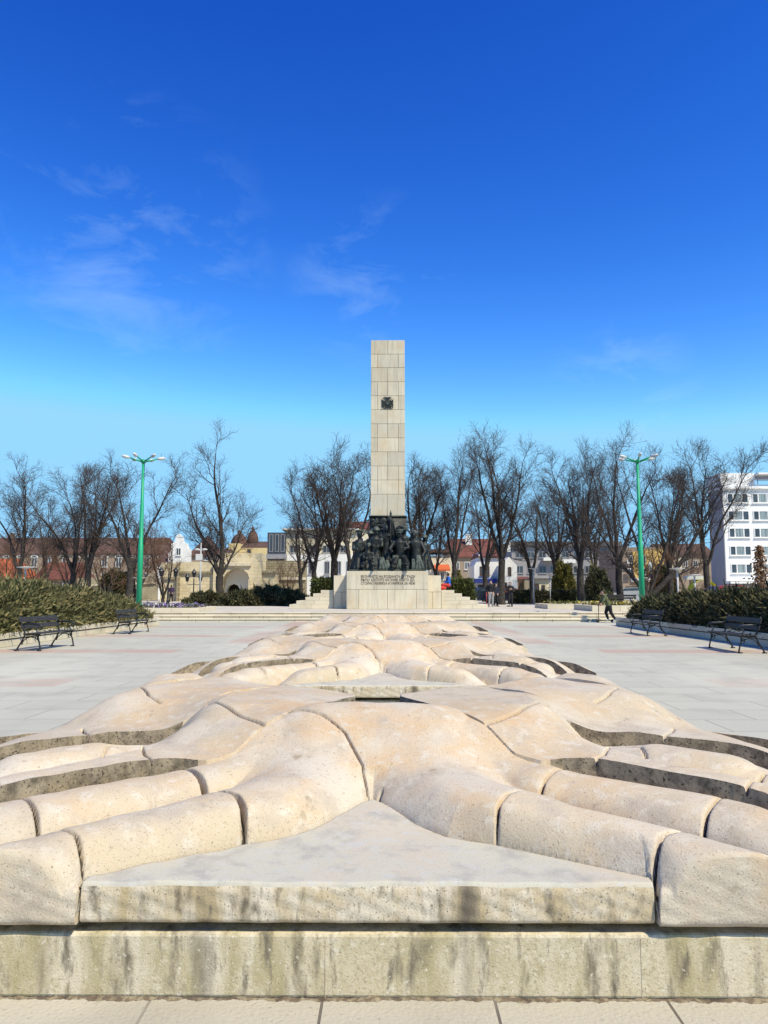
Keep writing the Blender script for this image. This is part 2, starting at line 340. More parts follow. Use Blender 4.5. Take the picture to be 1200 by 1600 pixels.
# ------------------------------------------------------------------ the stone sculpture: four identical reliefs in a row
def tps(P):
    P = np.array(P, float); X = P[:, :2]; n = len(P)
    d = np.linalg.norm(X[:, None]-X[None], axis=2); K = np.where(d > 0, d*d*np.log(d+1e-12), 0) + np.eye(n)*2e-3
    A = np.zeros((n+3, n+3)); A[:n, :n] = K; A[:n, n] = 1; A[:n, n+1:] = X; A[n, :n] = 1; A[n+1:, :n] = X.T
    w = np.linalg.solve(A, np.r_[P[:, 2], 0, 0, 0])
    def f(u, v):
        z = w[n] + w[n+1]*u + w[n+2]*v
        for i in range(n):
            r2 = (u-X[i, 0])**2 + (v-X[i, 1])**2
            z = z + w[i]*.5*r2*np.log(r2+1e-12)
        return z
    return f
def seg_sd(poly, u, v):
    """distance to an open polyline (ends extended), sign > 0 on its left, and arc parameter"""
    P = np.array(poly, float); best = np.full(u.shape, 1e9); sg = np.zeros(u.shape); tt = np.zeros(u.shape); s0 = 0
    for i in range(len(P)-1):
        a, b = P[i], P[i+1]; d = b-a; L = np.hypot(*d)
        t = ((u-a[0])*d[0] + (v-a[1])*d[1])/(L*L)
        tc_ = np.clip(t, 0 if i else -5, 1 if i < len(P)-2 else 1+5)
        q = np.hypot(u-a[0]-tc_*d[0], v-a[1]-tc_*d[1])
        cr = d[0]*(v-a[1]) - d[1]*(u-a[0])
        m = q < best - 1e-9
        best = np.where(m, q, best); sg = np.where(m, np.sign(cr), sg); tt = np.where(m, s0+tc_*L, tt); s0 += L
    return best*sg, tt, s0
def tube_h(path, u, v):
    """path rows: u, v, half width, base, height -> height field of a rounded limb"""
    P = np.array(path, float); z = np.full(u.shape, -1.0)
    best = np.full(u.shape, 1e9)
    for i in range(len(P)-1):
        a, b = P[i], P[i+1]; d = b[:2]-a[:2]; L2 = d@d
        t = np.clip(((u-a[0])*d[0] + (v-a[1])*d[1])/L2, 0, 1)
        q = np.hypot(u-a[0]-t*d[0], v-a[1]-t*d[1])
        w = a[2]+(b[2]-a[2])*t; ba = a[3]+(b[3]-a[3])*t; h = a[4]+(b[4]-a[4])*t
        r = q/w
        zz = np.where(r < 1, ba + h*np.sqrt(np.clip(1-r**2.2, 0, 1)), ba - (q-w)*2.5)
        z = np.maximum(z, zz)
    return z
def smax(a, b, k):
    h = np.clip(.5+.5*(a-b)/k, 0, 1); return b*(1-h)+a*h + k*h*(1-h)
def sstep(x): x = np.clip(x, 0, 1); return x*x*(3-2*x)
def inpoly_sd(poly, u, v):
    P = np.array(poly, float); n = len(P); best = np.full(u.shape, 1e9); ins = np.zeros(u.shape, bool)
    for i in range(n):
        a, b = P[i], P[(i+1) % n]; d = b-a
        t = np.clip(((u-a[0])*d[0]+(v-a[1])*d[1])/(d@d), 0, 1)
        best = np.minimum(best, np.hypot(u-a[0]-t*d[0], v-a[1]-t*d[1]))
        if a[1] != b[1]:
            c = ((a[1] > v) != (b[1] > v)) & (u < (b[0]-a[0])*(v-a[1])/(b[1]-a[1])+a[0]); ins ^= c
    return np.where(ins, best, -best)

FCREASE = [(0, 1.0), (.09, .86), (.20, .68), (.33, .535), (.52, .44), (.81, .235), (1.045, .045), (1.06, -.3)]
B12 = [(.14, 2.36), (.35, 1.95), (.52, 1.60), (.62, 1.46), (.74, 1.25), (.86, 1.165), (.98, 1.185), (1.13, 1.13), (1.40, .89), (1.66, .64), (1.82, .46), (1.96, .28), (2.1, .0)]
B23 = [(.79, 2.97), (1.08, 2.38), (1.17, 2.12), (1.35, 2.04), (1.61, 2.01), (1.84, 1.91), (2.10, 1.79), (2.27, 1.63), (2.40, 1.42), (2.47, 1.1)]
B34 = [(1.46, 3.58), (1.79, 3.05), (2.02, 2.96), (2.30, 3.06), (2.55, 2.86), (2.82, 2.62), (3.0, 2.35), (3.1, 2.0)]
HUMP = tps([(0,.9,.45),(0,1.0,.52),(0,1.3,.665),(0,1.66,.80),(0,1.85,.80),(.36,1.66,.795),(.38,1.3,.685),(.3,.95,.555),(.2,.78,.49),(.52,1.6,.745),(.62,1.45,.66),(.70,1.2,.53),(.5,.95,.55),
            (.45,.72,.535),(.62,.78,.52),(.75,.98,.475),(.9,.85,.45),(.33,.56,.45),(.8,.6,.50),(1.1,.6,.42),(1.0,.9,.45),(-.36,1.66,.795),(-.38,1.3,.685),(-.3,.95,.555),(-.2,.78,.49),(.9,1.1,.48),(.4,1.9,.75)])
LEG = [(.22,1.05,.32,.40,.12),(.42,.80,.27,.40,.15),(.63,.60,.205,.395,.16),(.92,.385,.19,.38,.165),(1.15,.185,.185,.37,.165),(1.37,-.02,.185,.35,.165),(1.6,-.25,.185,.33,.16)]
TUBE2 = [(.66,1.30,.16,.46,.11),(.84,1.10,.19,.47,.105),(1.0,.99,.20,.43,.125),(1.33,.71,.225,.405,.148),(1.58,.49,.225,.395,.15),(1.74,.33,.215,.37,.135),(1.88,.17,.19,.30,.08),(1.96,.06,.15,.24,.03)]
S2F = tps([(.14,2.34,.76),(.45,2.01,.76),(.63,2.87,.755),(.4,2.45,.765),(.79,2.95,.75),(.75,2.4,.765),(.52,1.62,.755),(.72,1.78,.755),(1.08,2.38,.75),(1.05,1.95,.745),(.62,1.45,.715),(.74,1.27,.615),
           (.82,1.5,.69),(.88,1.18,.59),(1.0,1.5,.655),(1.12,1.65,.66),(1.0,1.25,.605),(1.13,1.14,.605),(1.4,.89,.60),(1.66,.65,.59),(1.83,.48,.55),(1.96,.34,.46),(2.06,.2,.33),(1.2,1.2,.605),(1.46,.96,.60),
           (1.72,.72,.59),(1.92,.56,.545),(2.1,.42,.42),(1.3,1.9,.46),(1.5,1.75,.42),(1.7,1.65,.42),(2.0,1.5,.40),(2.2,1.3,.36),(1.17,1.95,.64),(1.35,1.35,.60),(2.3,.9,.30)])
BULGE2 = [(1.22,1.45,.10,.55,.05),(1.5,1.27,.21,.50,.145),(1.74,1.10,.23,.49,.145),(1.92,.95,.23,.45,.12),(2.06,.80,.21,.37,.08),(2.18,.66,.17,.29,.03)]
S3F = tps([(.79,2.95,.75),(1.08,2.38,.75),(1.46,3.56,.74),(1.2,2.9,.755),(1.5,2.9,.75),(1.79,3.04,.735),(1.5,2.5,.69),(1.2,2.2,.665),(1.35,2.06,.59),(1.61,2.03,.585),(1.84,1.93,.57),(2.1,1.81,.56),
           (2.26,1.66,.53),(2.38,1.48,.45),(2.46,1.25,.32),(1.5,2.25,.60),(1.9,2.1,.565),(2.18,1.96,.55),(2.38,1.78,.50),(1.84,2.62,.72),(2.02,2.74,.64),(2.17,2.6,.54),(2.0,2.4,.575),(2.3,2.3,.50),(2.55,2.0,.40),
           (2.65,1.7,.32),(2.4,2.6,.36),(2.6,2.4,.32),(2.2,2.85,.46)])
S4F = tps([(1.46,3.58,.74),(1.79,3.06,.735),(1.9,3.7,.73),(1.6,3.95,.74),(2.05,3.1,.62),(2.3,3.08,.44),(2.55,2.88,.415),(2.82,2.65,.40),(2.35,3.4,.41),(2.6,3.1,.39),(2.95,2.5,.34),(3.05,2.3,.29),(2.2,3.8,.45)])
OUT = [(-1.5,-.2),(1.66,-.2),(1.80,.02),(2.02,.02),(2.24,.22),(2.42,.8),(2.60,1.25),(2.82,1.8),(3.06,2.3),(3.06,2.75),(2.66,3.25),(2.2,3.8),(1.7,4.0),(1.46,3.62),(.80,3.0),(.63,2.91),(.14,2.40),(.13,1.92),(-1.5,1.92)]
JOINTS = [  # polyline, half width, depth, side (0 both, -1 left only, 1 right only)
    ([(.52,.40),(.545,.50),(.60,.60),(.70,.68)], .011, .09, -1), ([(.52,.40),(.545,.50),(.60,.60),(.70,.68)], .006, .05, 1),
    ([(1.04,-.02),(1.06,.06),(1.12,.14),(1.22,.22)], .008, .07, 1), ([(1.04,-.02),(1.06,.06),(1.12,.14),(1.22,.22)], .006, .04, -1),
    ([(.78,.86),(.84,.96),(.93,1.08),(1.02,1.17)], .012, .09, -1), ([(.78,.86),(.84,.96),(.93,1.08),(1.02,1.17)], .007, .06, 1),
    ([(1.34,.34),(1.42,.46),(1.53,.60),(1.62,.69)], .007, .05, 0),
    ([(0,.92),(.06,1.12),(.16,1.34),(.30,1.50),(.44,1.62),(.50,1.64)], .0035, .045, -1),
    ([(0,.92),(.04,1.0)], .008, .06, 0),
    ([(.62,1.47),(.78,1.66),(.95,1.90),(1.10,2.16)], .007, .05, 0),
    ([(1.50,2.5),(1.62,2.62),(1.78,2.9),(1.80,3.04)], .006, .05, 0),
    ([(1.13,1.12),(1.2,1.22),(1.28,1.42)], .005, .04, 0), ([(1.66,.62),(1.74,.74),(1.90,.95)], .006, .04, 0),
    ([(1.30,1.42),(1.42,1.32),(1.40,1.16)], .005, .03, 0), ([(1.76,1.93),(1.84,2.05),(1.92,2.2)], .006, .04, 0),
]
def build_relief(du, vs, foot=True, loc=(0, 0, 0)):
    us = np.arange(-3.2, 3.2001, du); nu, nv = len(us), len(vs)
    U, V = np.meshgrid(us, vs); A = np.abs(U); band = du*2.3
    sgn = np.sign(U)
    # lay grid vertices exactly on the steps between the strata, so their arrises stay clean
    cell = np.maximum(du, np.gradient(V, axis=0))
    A = A.copy(); V0 = V.copy()
    frozen = np.zeros(U.shape, bool); SN = {}
    for nm, cur, msk in (('F', FCREASE, lambda A, V: (V < 1.02) & (A < 1.06)), ('12', B12, lambda A, V: A < 9), ('23', B23, lambda A, V: A < 9), ('34', B34, lambda A, V: A < 9)):
        d, _, _ = seg_sd(cur, A, V); e = 1e-4
        gx = (seg_sd(cur, A+e, V)[0]-seg_sd(cur, A-e, V)[0])/(2*e); gy = (seg_sd(cur, A, V+e)[0]-seg_sd(cur, A, V-e)[0])/(2*e)
        m = (np.abs(d) < cell*1.0) & msk(A, V) & ~frozen & (np.hypot(gx, gy) < 1.5)
        if nm == 'F':                       # further courses of vertices parallel to the crease
            m = m | ((d > 0) & (d < 5*du) & msk(A, V) & ~frozen & (np.hypot(gx, gy) < 1.5))
        tgt = np.where(d >= 0, .0007, -.0007)
        if nm == 'F': tgt = np.where(d > cell, (np.floor(d/du)+.0)*du, tgt)
        A = np.where(m, A + (tgt-d)*gx, A); V = np.where(m, V + (tgt-d)*gy, V); frozen |= m; SN[nm] = m & (np.abs(tgt) < .001)
    A = np.maximum(A, 0); V = np.maximum(V, vs[0]); V[0] = vs[0]
    U = A*np.where(sgn == 0, 1, sgn)
    # each stratum
    hump = HUMP(A, V)
    back = sstep((1.80 - V)/.06)
    hump = .28 + (hump-.28)*back
    leg = tube_h(LEG, A, V)
    if not foot:
        _, tl, _ = seg_sd([(p[0], p[1]) for p in LEG], A, V); leg = leg - .16*sstep((tl-.95)/.42)
    t2 = tube_h(TUBE2, A, V)
    dleg = A*.57 + V*.82 - (.63*.57+.60*.82)
    hump = hump - sstep((A-.78)/.25)*.12
    s1 = smax(smax(hump, leg, .12), t2, .03)
    s1 = np.clip(s1, np.where((dleg < .3) & (A < 1.2), .385, .27), .83)
    s2 = np.maximum(np.clip(S2F(A, V), .27, .77), tube_h(BULGE2, A, V)); s3 = np.clip(S3F(A, V), .27, .77); s4 = np.clip(S4F(A, V), .27, .76)
    d12, t12, _ = seg_sd(B12, A, V); d23, _, _ = seg_sd(B23, A, V); d34, _, _ = seg_sd(B34, A, V)
    m12 = sstep((t12-.72)/.25)*(1-sstep((t12-1.24)/.2)); S2v = np.clip(S2F(A, V), .27, .77)
    s1 = s1 + np.maximum(S2v-.012-s1, 0)*m12*np.exp(-(d12/.15)**2)
    t23 = seg_sd(B23, A, V)[1]; m23 = sstep((t23-.5)/.2)*(1-sstep((t23-.86)/.15))
    s2 = s2 + np.maximum(s3-.01-s2, 0)*m23*np.exp(-(d23/.15)**2)
    w12 = (d12 > 0).astype(float); w23 = (d23 > 0).astype(float); w34 = (d34 > 0).astype(float)
    Z = s1*(1-w12) + np.maximum(s2, .27)*w12
    Z = Z*(1-w23) + s3*w23
    Z = Z*(1-w34) + s4*w34
    dF, tF, _ = seg_sd(FCREASE, A, V)
    slab = .40 + .045*np.exp(-((V-.95)/.38)**2 - (A/.34)**2)
    isslab = (dF < 0) & (V < 1.05) & (A < 1.06)
    rd = np.clip(dF/(.085+.13*sstep((.75-tF)/.6)), 0, 1); Z = np.where((dF > 0) & (V < 1.1) & (A < 1.12), .392 + (Z-.392)*np.sqrt(np.clip(1-(1-rd)**2, 0, 1))**.9, Z)
    wF = (dF > 0).astype(float); wF = np.where((V < 1.1) & (A < 1.12), wF, 1)
    Z = slab*(1-wF) + Z*wF
    # the gap between slab and limbs
    Z = Z - (SN['F'] & (dF <= 0))*np.where(V < .06, .10, .018)
    zone = np.where(isslab, 0, np.where(d12 < 0, 1, np.where(d23 < 0, 2, np.where(d34 < 0, 3, 4))))
    jz = [1,1,1,1,1,1,1,1,1,2,3,2,2,2,3]
    JM = np.zeros(U.shape, bool)
    for (pl, hw, dep, side), z_ in zip(JOINTS, jz):
        P = np.array(pl); q = np.full(U.shape, 1e9)
        for i in range(len(P)-1):
            a, b = P[i], P[i+1]; d = b-a; t = np.clip(((A-a[0])*d[0]+(V-a[1])*d[1])/(d@d), 0, 1)
            q = np.minimum(q, np.hypot(A-a[0]-t*d[0], V-a[1]-t*d[1]))
        ok = (zone == z_) & ((side == 0) | (sgn == side))
        hw2 = max(hw, du*.7); dep = dep*(1 if du < .01 else .6)
        JM |= ok & (q < max(hw*.8, du*.5))
        # the edges of the blocks are slightly eased beside a joint
        Z = Z - ok*(dep*np.clip(1.4-q/hw2, 0, 1)**.7*(q < 1.4*hw2) + .006*np.clip(1-q/(hw2+.03), 0, 1)**2)
    # slight hand-worked unevenness
    Z = Z + .0035*np.sin(U*7.3+1.3*np.sin(V*5.1))*np.sin(V*6.1+.7) + .002*np.sin(U*23+V*17)
    # outline
    so = inpoly_sd(OUT, A, V); wo = sstep(so/band*.5+.5)
    Z = .20 + (Z-.20)*wo
    # front edge easing and its plane
    vf = np.where(A > 1.043, -.012, .013)
    vr = V - vs[0]
    Z = Z - .014*np.clip(1-vr/.015, 0, 1)**2
    Y = np.where(vr < .25, vf + vr*(.25+vs[0]-vf)/.25, V)
    verts = np.stack([U, Y, Z], -1)
    # part labels
    legm = (dleg < .16) & (zone == 1)
    _, tl, _ = seg_sd([(p[0], p[1]) for p in LEG], A, V); _, tt2, _ = seg_sd([(p[0], p[1]) for p in TUBE2], A, V)
    j1, _, _ = seg_sd([(.52,.40),(.545,.50),(.60,.60),(.70,.68)], A, V)
    j2, _, _ = seg_sd([(1.04,-.02),(1.06,.06),(1.12,.14),(1.22,.22)], A, V)
    ja, _, _ = seg_sd([(.78,.86),(.84,.96),(.93,1.08),(1.02,1.17)], A, V); jb, _, _ = seg_sd([(1.34,.34),(1.42,.46),(1.53,.60),(1.62,.69)], A, V)
    dl = np.where(leg > t2, 1, 0)
    lab = np.full(U.shape, 0)
    z1 = zone == 1
    lab[z1] = 1
    lab[z1 & (dl == 1) & (j1 < 0) & (A > .5)] = 2
    lab[z1 & (dl == 1) & (j2 < 0) & (A > 1.0)] = 3
    lab[z1 & (dl == 0) & (ja < 0) & (A > .76)] = 4
    lab[z1 & (dl == 0) & (jb < 0) & (A > 1.3)] = 5
    js2, _, _ = seg_sd([(.62,1.47),(.78,1.66),(.95,1.90),(1.10,2.16)], A, V)
    lab[zone == 2] = 6; lab[(zone == 2) & (js2 < 0)] = 7
    lab[(zone == 2) & (A+.0*V > 1.2) & (V < 1.5)] = 8
    lab[(zone == 2) & (A*.6+V*-.45 > .75)] = 9
    lab[zone == 3] = 10; lab[(zone == 3) & (V < 2.45)] = 11; lab[zone == 4] = 12
    jc, _, _ = seg_sd([(0,.92),(.06,1.12),(.16,1.34),(.30,1.50),(.44,1.62),(.50,1.64)], A, V)
    side = (U > 0).astype(int)
    torso_left = (U < 0) & (jc > 0)
    lab2 = np.where(lab == 0, 0, np.where(lab == 1, np.where(torso_left, 101, 1), lab + 100*(1-side)))
    idx = np.arange(nu*nv).reshape(nv, nu)
    F = np.stack([idx[:-1, :-1], idx[:-1, 1:], idx[1:, 1:], idx[1:, :-1]], -1).reshape(-1, 4)
    q4 = lambda X: np.stack([X[:-1, :-1], X[:-1, 1:], X[1:, 1:], X[1:, :-1]], -1).reshape(-1, 4)
    zs, ls = q4(Z), q4(lab2); zmx = zs.max(1)
    FL = np.take_along_axis(ls, zs.argmax(1)[:, None], 1)[:, 0]
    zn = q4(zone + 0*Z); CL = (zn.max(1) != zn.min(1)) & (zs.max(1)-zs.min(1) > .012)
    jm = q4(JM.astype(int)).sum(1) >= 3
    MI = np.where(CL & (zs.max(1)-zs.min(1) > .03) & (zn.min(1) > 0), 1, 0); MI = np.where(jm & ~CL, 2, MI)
    keep = zmx > .212
    F = F[keep]; FL = FL[keep]; CL = CL[keep]; MI = MI[keep]; VV = verts.reshape(-1, 3)
    root = thing('stone_sculpture', loc, 'x', 'sculpture', 'reclining stone reliefs in a row')
    names = {0: 'front_slab', 1: 'torso_block', 2: 'shin_block', 3: 'foot_block', 4: 'arm_block', 5: 'arm_end_block', 6: 'shoulder_slab', 7: 'shoulder_block', 8: 'fold_block', 9: 'fold_end_block', 10: 'outer_shoulder', 11: 'outer_fold', 12: 'outer_slab'}
    for L in np.unique(FL):
        vl, fl, ml = [], [], []; off = 0
        for part in (FL == L) & ~CL, (FL == L) & CL:
            f = F[part]
            if not len(f): continue
            used, inv = np.unique(f, return_inverse=True); vl.append(VV[used]); fl.append(inv.reshape(-1, 4)+off); off += len(used); ml.append(MI[part])
        me_v = np.concatenate(vl); me_f = np.concatenate(fl); me_m = np.concatenate(ml)
        a_ = me_v[me_f]; ar = np.linalg.norm(np.cross(a_[:, 2]-a_[:, 0], a_[:, 3]-a_[:, 1]), axis=1); ok_ = ar > 1e-9
        me_f = me_f[ok_]; me_m = me_m[ok_]
        if not len(me_f): continue
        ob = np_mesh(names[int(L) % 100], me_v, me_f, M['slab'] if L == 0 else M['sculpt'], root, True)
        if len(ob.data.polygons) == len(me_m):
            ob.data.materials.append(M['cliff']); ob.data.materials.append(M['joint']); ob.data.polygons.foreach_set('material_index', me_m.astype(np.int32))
    # front faces: slab edge and feet
    row = verts[0]; lrow = lab2[0]
    for L in np.unique(lrow):
        c = np.where((lrow == L) & (row[:, 2] > .30))[0]
        if len(c) < 6: continue
        runs = np.split(c, np.where(np.diff(c) > 1)[0]+1)
        for rn in runs:
            if len(rn) < 6: continue
            top = row[rn]; nz_ = 14; vs_ = []
            zb = .258
            for k in range(nz_+1):
                t = k/nz_
                z = top[:, 2]*(1-t) + zb*t
                e = .012*np.clip((z-zb)/.012-1, -1, 0)**2                    # eased lower arris
                wob = .0025*np.sin(top[:, 0]*31+z*40)*np.sin(z*70+top[:, 0]*11)
                y = top[:, 1] + e + (wob if 0 < k else 0) - (.004*np.sin(min(1, t*6)*math.pi/2))
                vs_.append(np.stack([top[:, 0], y, z], -1))
            b = vs_[-1].copy(); b[:, 1] += .5; vs_.append(b)                 # underside
            e0 = [x[:1].copy() for x in vs_]
            vv = np.array(vs_); n = len(rn); ii = np.arange((nz_+2)*n).reshape(nz_+2, n)
            f = np.stack([ii[1:, :-1], ii[1:, 1:], ii[:-1, 1:], ii[:-1, :-1]], -1).reshape(-1, 4)
            par = root
            np_mesh('front_face', vv.reshape(-1, 3), f, M['slabfront'] if L == 0 else M['sculpt'], par, True)
            # returns at the two ends so the blocks are solid
            for en in (0, -1):
                a = vv[:, en]; bq = a.copy(); bq[:, 1] = np.maximum(bq[:, 1], top[en, 1]+.35)
                m_ = np.concatenate([a, bq]); k_ = len(a)
                ff = [(i, i+1, k_+i+1, k_+i) for i in range(k_-1)]
                np_mesh('end_face', m_, ff, M['sculpt'], par, False)
    return root
vs_a = np.concatenate([np.array([0, .004, .009, .015, .022])-.02, np.arange(.009, 1.45, .0058), np.arange(1.458, 4.06, .012)])
rel = build_relief(.006, vs_a, True, (AX, 2.9, 0))
rel['label'] = 'nearest limestone relief of tangled limbs, with the grey triangular slab at its front edge'
vs_b = np.concatenate([np.array([0, .010, .022])-.02, np.arange(.016, 4.06, .014)])
rel2 = build_relief(.014, vs_b, False, (AX, 8.85, 0)); rel2['label'] = 'second limestone relief from the front, its curled limb tips whole on both sides'
dup(rel2, (AX, 14.9, 0), label='third limestone relief from the front, between the second one and the smooth far mound')
dup(rel2, (AX, 20.9, 0), label='farthest limestone relief, a smooth mound just before the terrace steps')
# plinths under them
def vnz(x): return (np.sin(x*1.7)+.7*np.sin(x*4.3+1)+.5*np.sin(x*9.1+2)+.4*np.sin(x*17.3))/2.2
def plinth(y0, label, first):
    half = [(0, .018), (1.80, .018), (2.34, .18), (2.74, 1.2), (3.13, 2.3), (3.13, 2.85), (2.25, 3.95), (1.75, 4.12), (0, 4.12)] if first else [(0, .05), (1.75, .05), (2.2, .18), (2.7, 1.3), (3.13, 2.3), (3.13, 2.85), (2.25, 3.95), (1.75, 4.12), (0, 4.12)]
    poly = half + [(-x, y) for x, y in half[::-1] if x > 0]
    o = MB().prism(poly, 0, .222).build('sculpture_plinth', M['plinth'], bevel=.012); o.location = (AX, y0, 0)
    if first:
        for ux in (-.151, .985): MB().bb(ux-.0012, ux+.0012, .0165, .03, .004, .208).build('block_joint', M['slabfront'], o)
        vv, ff = [], []; xs_ = np.arange(-1.8, 1.8, .008)
        hh = .003 + .007*np.clip(vnz(xs_*3)+.2, 0, 1) + .007*np.clip(vnz(xs_*23+4), 0, 1); dd = .006 + .012*np.clip(vnz(xs_*5+9)+.3, 0, 1) + .008*vnz(xs_*41)
        for x, h, d in zip(xs_, hh, dd): vv += [(x, .012-d, .0005), (x, .012-d*.45, h*.5), (x, .019, h*.75)]
        for i in range(len(xs_)-1):
            for k in (0, 1): ff.append((3*i+k, 3*i+3+k, 3*i+4+k, 3*i+1+k))
        MB().add(vv, ff).build('dirt_seam', M['grime'], o, True)
    tag(o, label, 'plinth', 'low plinths under the stone reliefs')
plinth(2.9, 'olive stained plinth under the nearest relief, its streaked front along the bottom of the picture', True)
plinth(8.85, 'low plinth under the second limestone relief', False); plinth(14.9, 'low plinth under the third limestone relief', False); plinth(20.9, 'low plinth under the farthest limestone relief', False)
# ------------------------------------------------------------------ war monument
MY = 45.5; TZ = .446
root = thing('war_monument', (AX, MY, TZ), 'tall pale stone obelisk on a stepped pedestal with a carved three line inscription', 'monument')
def L_(x, y, Y): p = at(x, y, Y); return (p.x-AX, p.z-TZ)
def blocks(mb, x0, x1, y0, y1, rows, gap=.008):
    """rows: list of (z0, z1, [split fractions])"""
    for z0, z1, sp in rows:
        e = [0] + sp + [1]
        for a, b in zip(e[:-1], e[1:]):
            mb.bb(x0+(x1-x0)*a+gap, x0+(x1-x0)*b-gap, y0, y1, z0+gap, z1-gap)
px0 = L_(541.2, 950, MY)[0]; px1 = L_(669.6, 950, MY)[0]; ptop = L_(600, 892, MY)[1]; pmid = L_(600, 921, MY)[1]
mb = MB(); blocks(mb, px0, px1, 0, 4.2, [(0, pmid, [.15, .50, .85]), (pmid, ptop, [.335, .69])]); ped = mb.build('pedestal', M['granite'], root, bevel=.012)
MB().bb(px0+.03, px1-.03, .03, 4.1, 0, ptop-.03).build('pedestal_core', M['joint'], ped)
for (xa, xb, sp) in ((521, 541, .62), (669.6, 689.5, .36)):
    x0 = L_(xa, 950, MY+.9)[0]; x1 = L_(xb, 950, MY+.9)[0]; zt = L_(600, 899, MY+.9)[1]; zm = L_(600, 925, MY+.9)[1]
    if xa < 600: x1 = px0-.01
    else: x0 = px1+.01
    mb = MB(); blocks(mb, x0, x1, .9, 3.6, [(0, zm, [sp]), (zm, zt, [])]); o = mb.build('side_block', M['granite'], root, bevel=.012)
    MB().bb(x0+.03, x1-.03, .93, 3.55, 0, zt-.03).build('block_core', M['joint'], o)
OY = 2.0
cz = [105, 178, 248, 322, 395, 467, 541, 614, 687, 761, 834, 908, 1020, 1075]
zz = [L_(606, 500+c/3.335, MY+OY)[1] for c in cz]
ox0 = L_(579, 800, MY+OY)[0]; ox1 = L_(633.2, 800, MY+OY)[0]
sps = [[.5], [.2, .81], [.49], [.2, .49, .81], [.2, .81], [.49], [.2, .49, .81], [.2, .81], [.49], [.2, .49, .81], [.2, .81], [.48]]
rows = [(zz[i+1], zz[i], sps[i]) for i in range(12)]
mb = MB(); blocks(mb, ox0, ox1, OY, OY+1.7, rows); obl = mb.build('obelisk', M['granite'], root, bevel=.012)
MB().bb(ox0+.025, ox1-.025, OY+.025, OY+1.67, ptop, zz[0]-.03).build('obelisk_core', M['joint'], obl)
mb = MB().bb(ox0-.06, ox1+.06, OY-.12, OY+1.75, ptop, zz[12]-.01); mb.bb(ox0-.10, ox1+.10, OY-.16, OY+1.8, zz[12]-.10, zz[12]-.02)
for k in range(26):
    mb.ell((ox0+(ox1-ox0)*random.random(), OY-.13, zz[12]-.25-.7*random.random()), (.10+.2*random.random(), .07, .08+.14*random.random()), 8, 6)
mb.build('bronze_frieze', M['bronze'], root, True)
# order cross with crossed swords, centre (605.5, 629.5) in the photograph
c = L_(605.5, 629.5, MY+OY); cr = MB(); r = .37
for k in range(4):
    a = k*math.pi/2; ca, sa = math.cos(a), math.sin(a)
    pts = [(.09, .06), (r*.62, .12), (r, .235), (r*.95, 0), (r, -.235), (r*.62, -.12), (.09, -.06)]
    cr.prismY([(c[0]+x*ca-y*sa, c[1]+x*sa+y*ca) for x, y in pts], OY-.055, OY-.012+.0*k)
e = cr.build('order_cross', M['bronze'], root)
sw = MB()
for s_ in (-1, 1):
    d = Vector((s_*.72, 0, .70)).normalized(); cc = Vector((c[0], OY-.05 - .012*(s_ > 0), c[1]))
    sw.tube([cc-d*.44, cc+d*.30, cc+d*.46], [.030, .024, .006], 6)
    q = Vector((d.z, 0, -d.x)); sw.tube([cc-d*.30-q*.10, cc-d*.30+q*.10], .022, 6); sw.ell(cc-d*.46, (.035, .03, .035), 8, 6)
sw.build('crossed_swords', M['bronze_light'], e, True)
MB().tube([(c[0], OY-.04, c[1]), (c[0], OY-.085, c[1])], [.15, .13], 20).build('centre_disc', M['bronze_light'], e)
# inscription
lines = ['ВЕЛИЧИЕТО НА РОДИНАТА СЕ ГРАДИ', 'ВЪРХУ КОСТИТЕ НА ОНИЯ, КОИТО ДО-', 'СТОЙНО ЖИВЯХА И УМРЯХА ЗА НЕЯ!']
xl = L_(564, 900, MY)[0]; xr = L_(648.5, 900, MY)[0]
for ln, py in zip(lines, (902.8, 908.0, 913.4)):
    cu = bpy.data.curves.new('t', 'FONT'); cu.body = ln; cu.size = .2; cu.extrude = .006; cu.offset = .001; cu.resolution_u = 3
    to = bpy.data.objects.new('t', cu); COL.objects.link(to); bpy.context.view_layer.update()
    me = bpy.data.meshes.new_from_object(to.evaluated_get(bpy.context.evaluated_depsgraph_get())); bpy.data.objects.remove(to)
    n = len(me.vertices); co = np.empty(n*3, np.float32); me.vertices.foreach_get('co', co); co = co.reshape(-1, 3)
    mn, mx_ = co.min(0), co.max(0); z0 = L_(600, py, MY)[1]
    caps = co[:, 1]; h = .158
    sx = (xr-xl)/(mx_[0]-mn[0]); sz = h/.146
    new = np.stack([xl+(co[:, 0]-mn[0])*sx, -.006-co[:, 2]*1.0, z0+co[:, 1]*sz], 1); me.vertices.foreach_set('co', new.astype(np.float32).ravel()); me.update()
    me.materials.clear(); link_mesh('inscription_line', me, M['joint'], root)

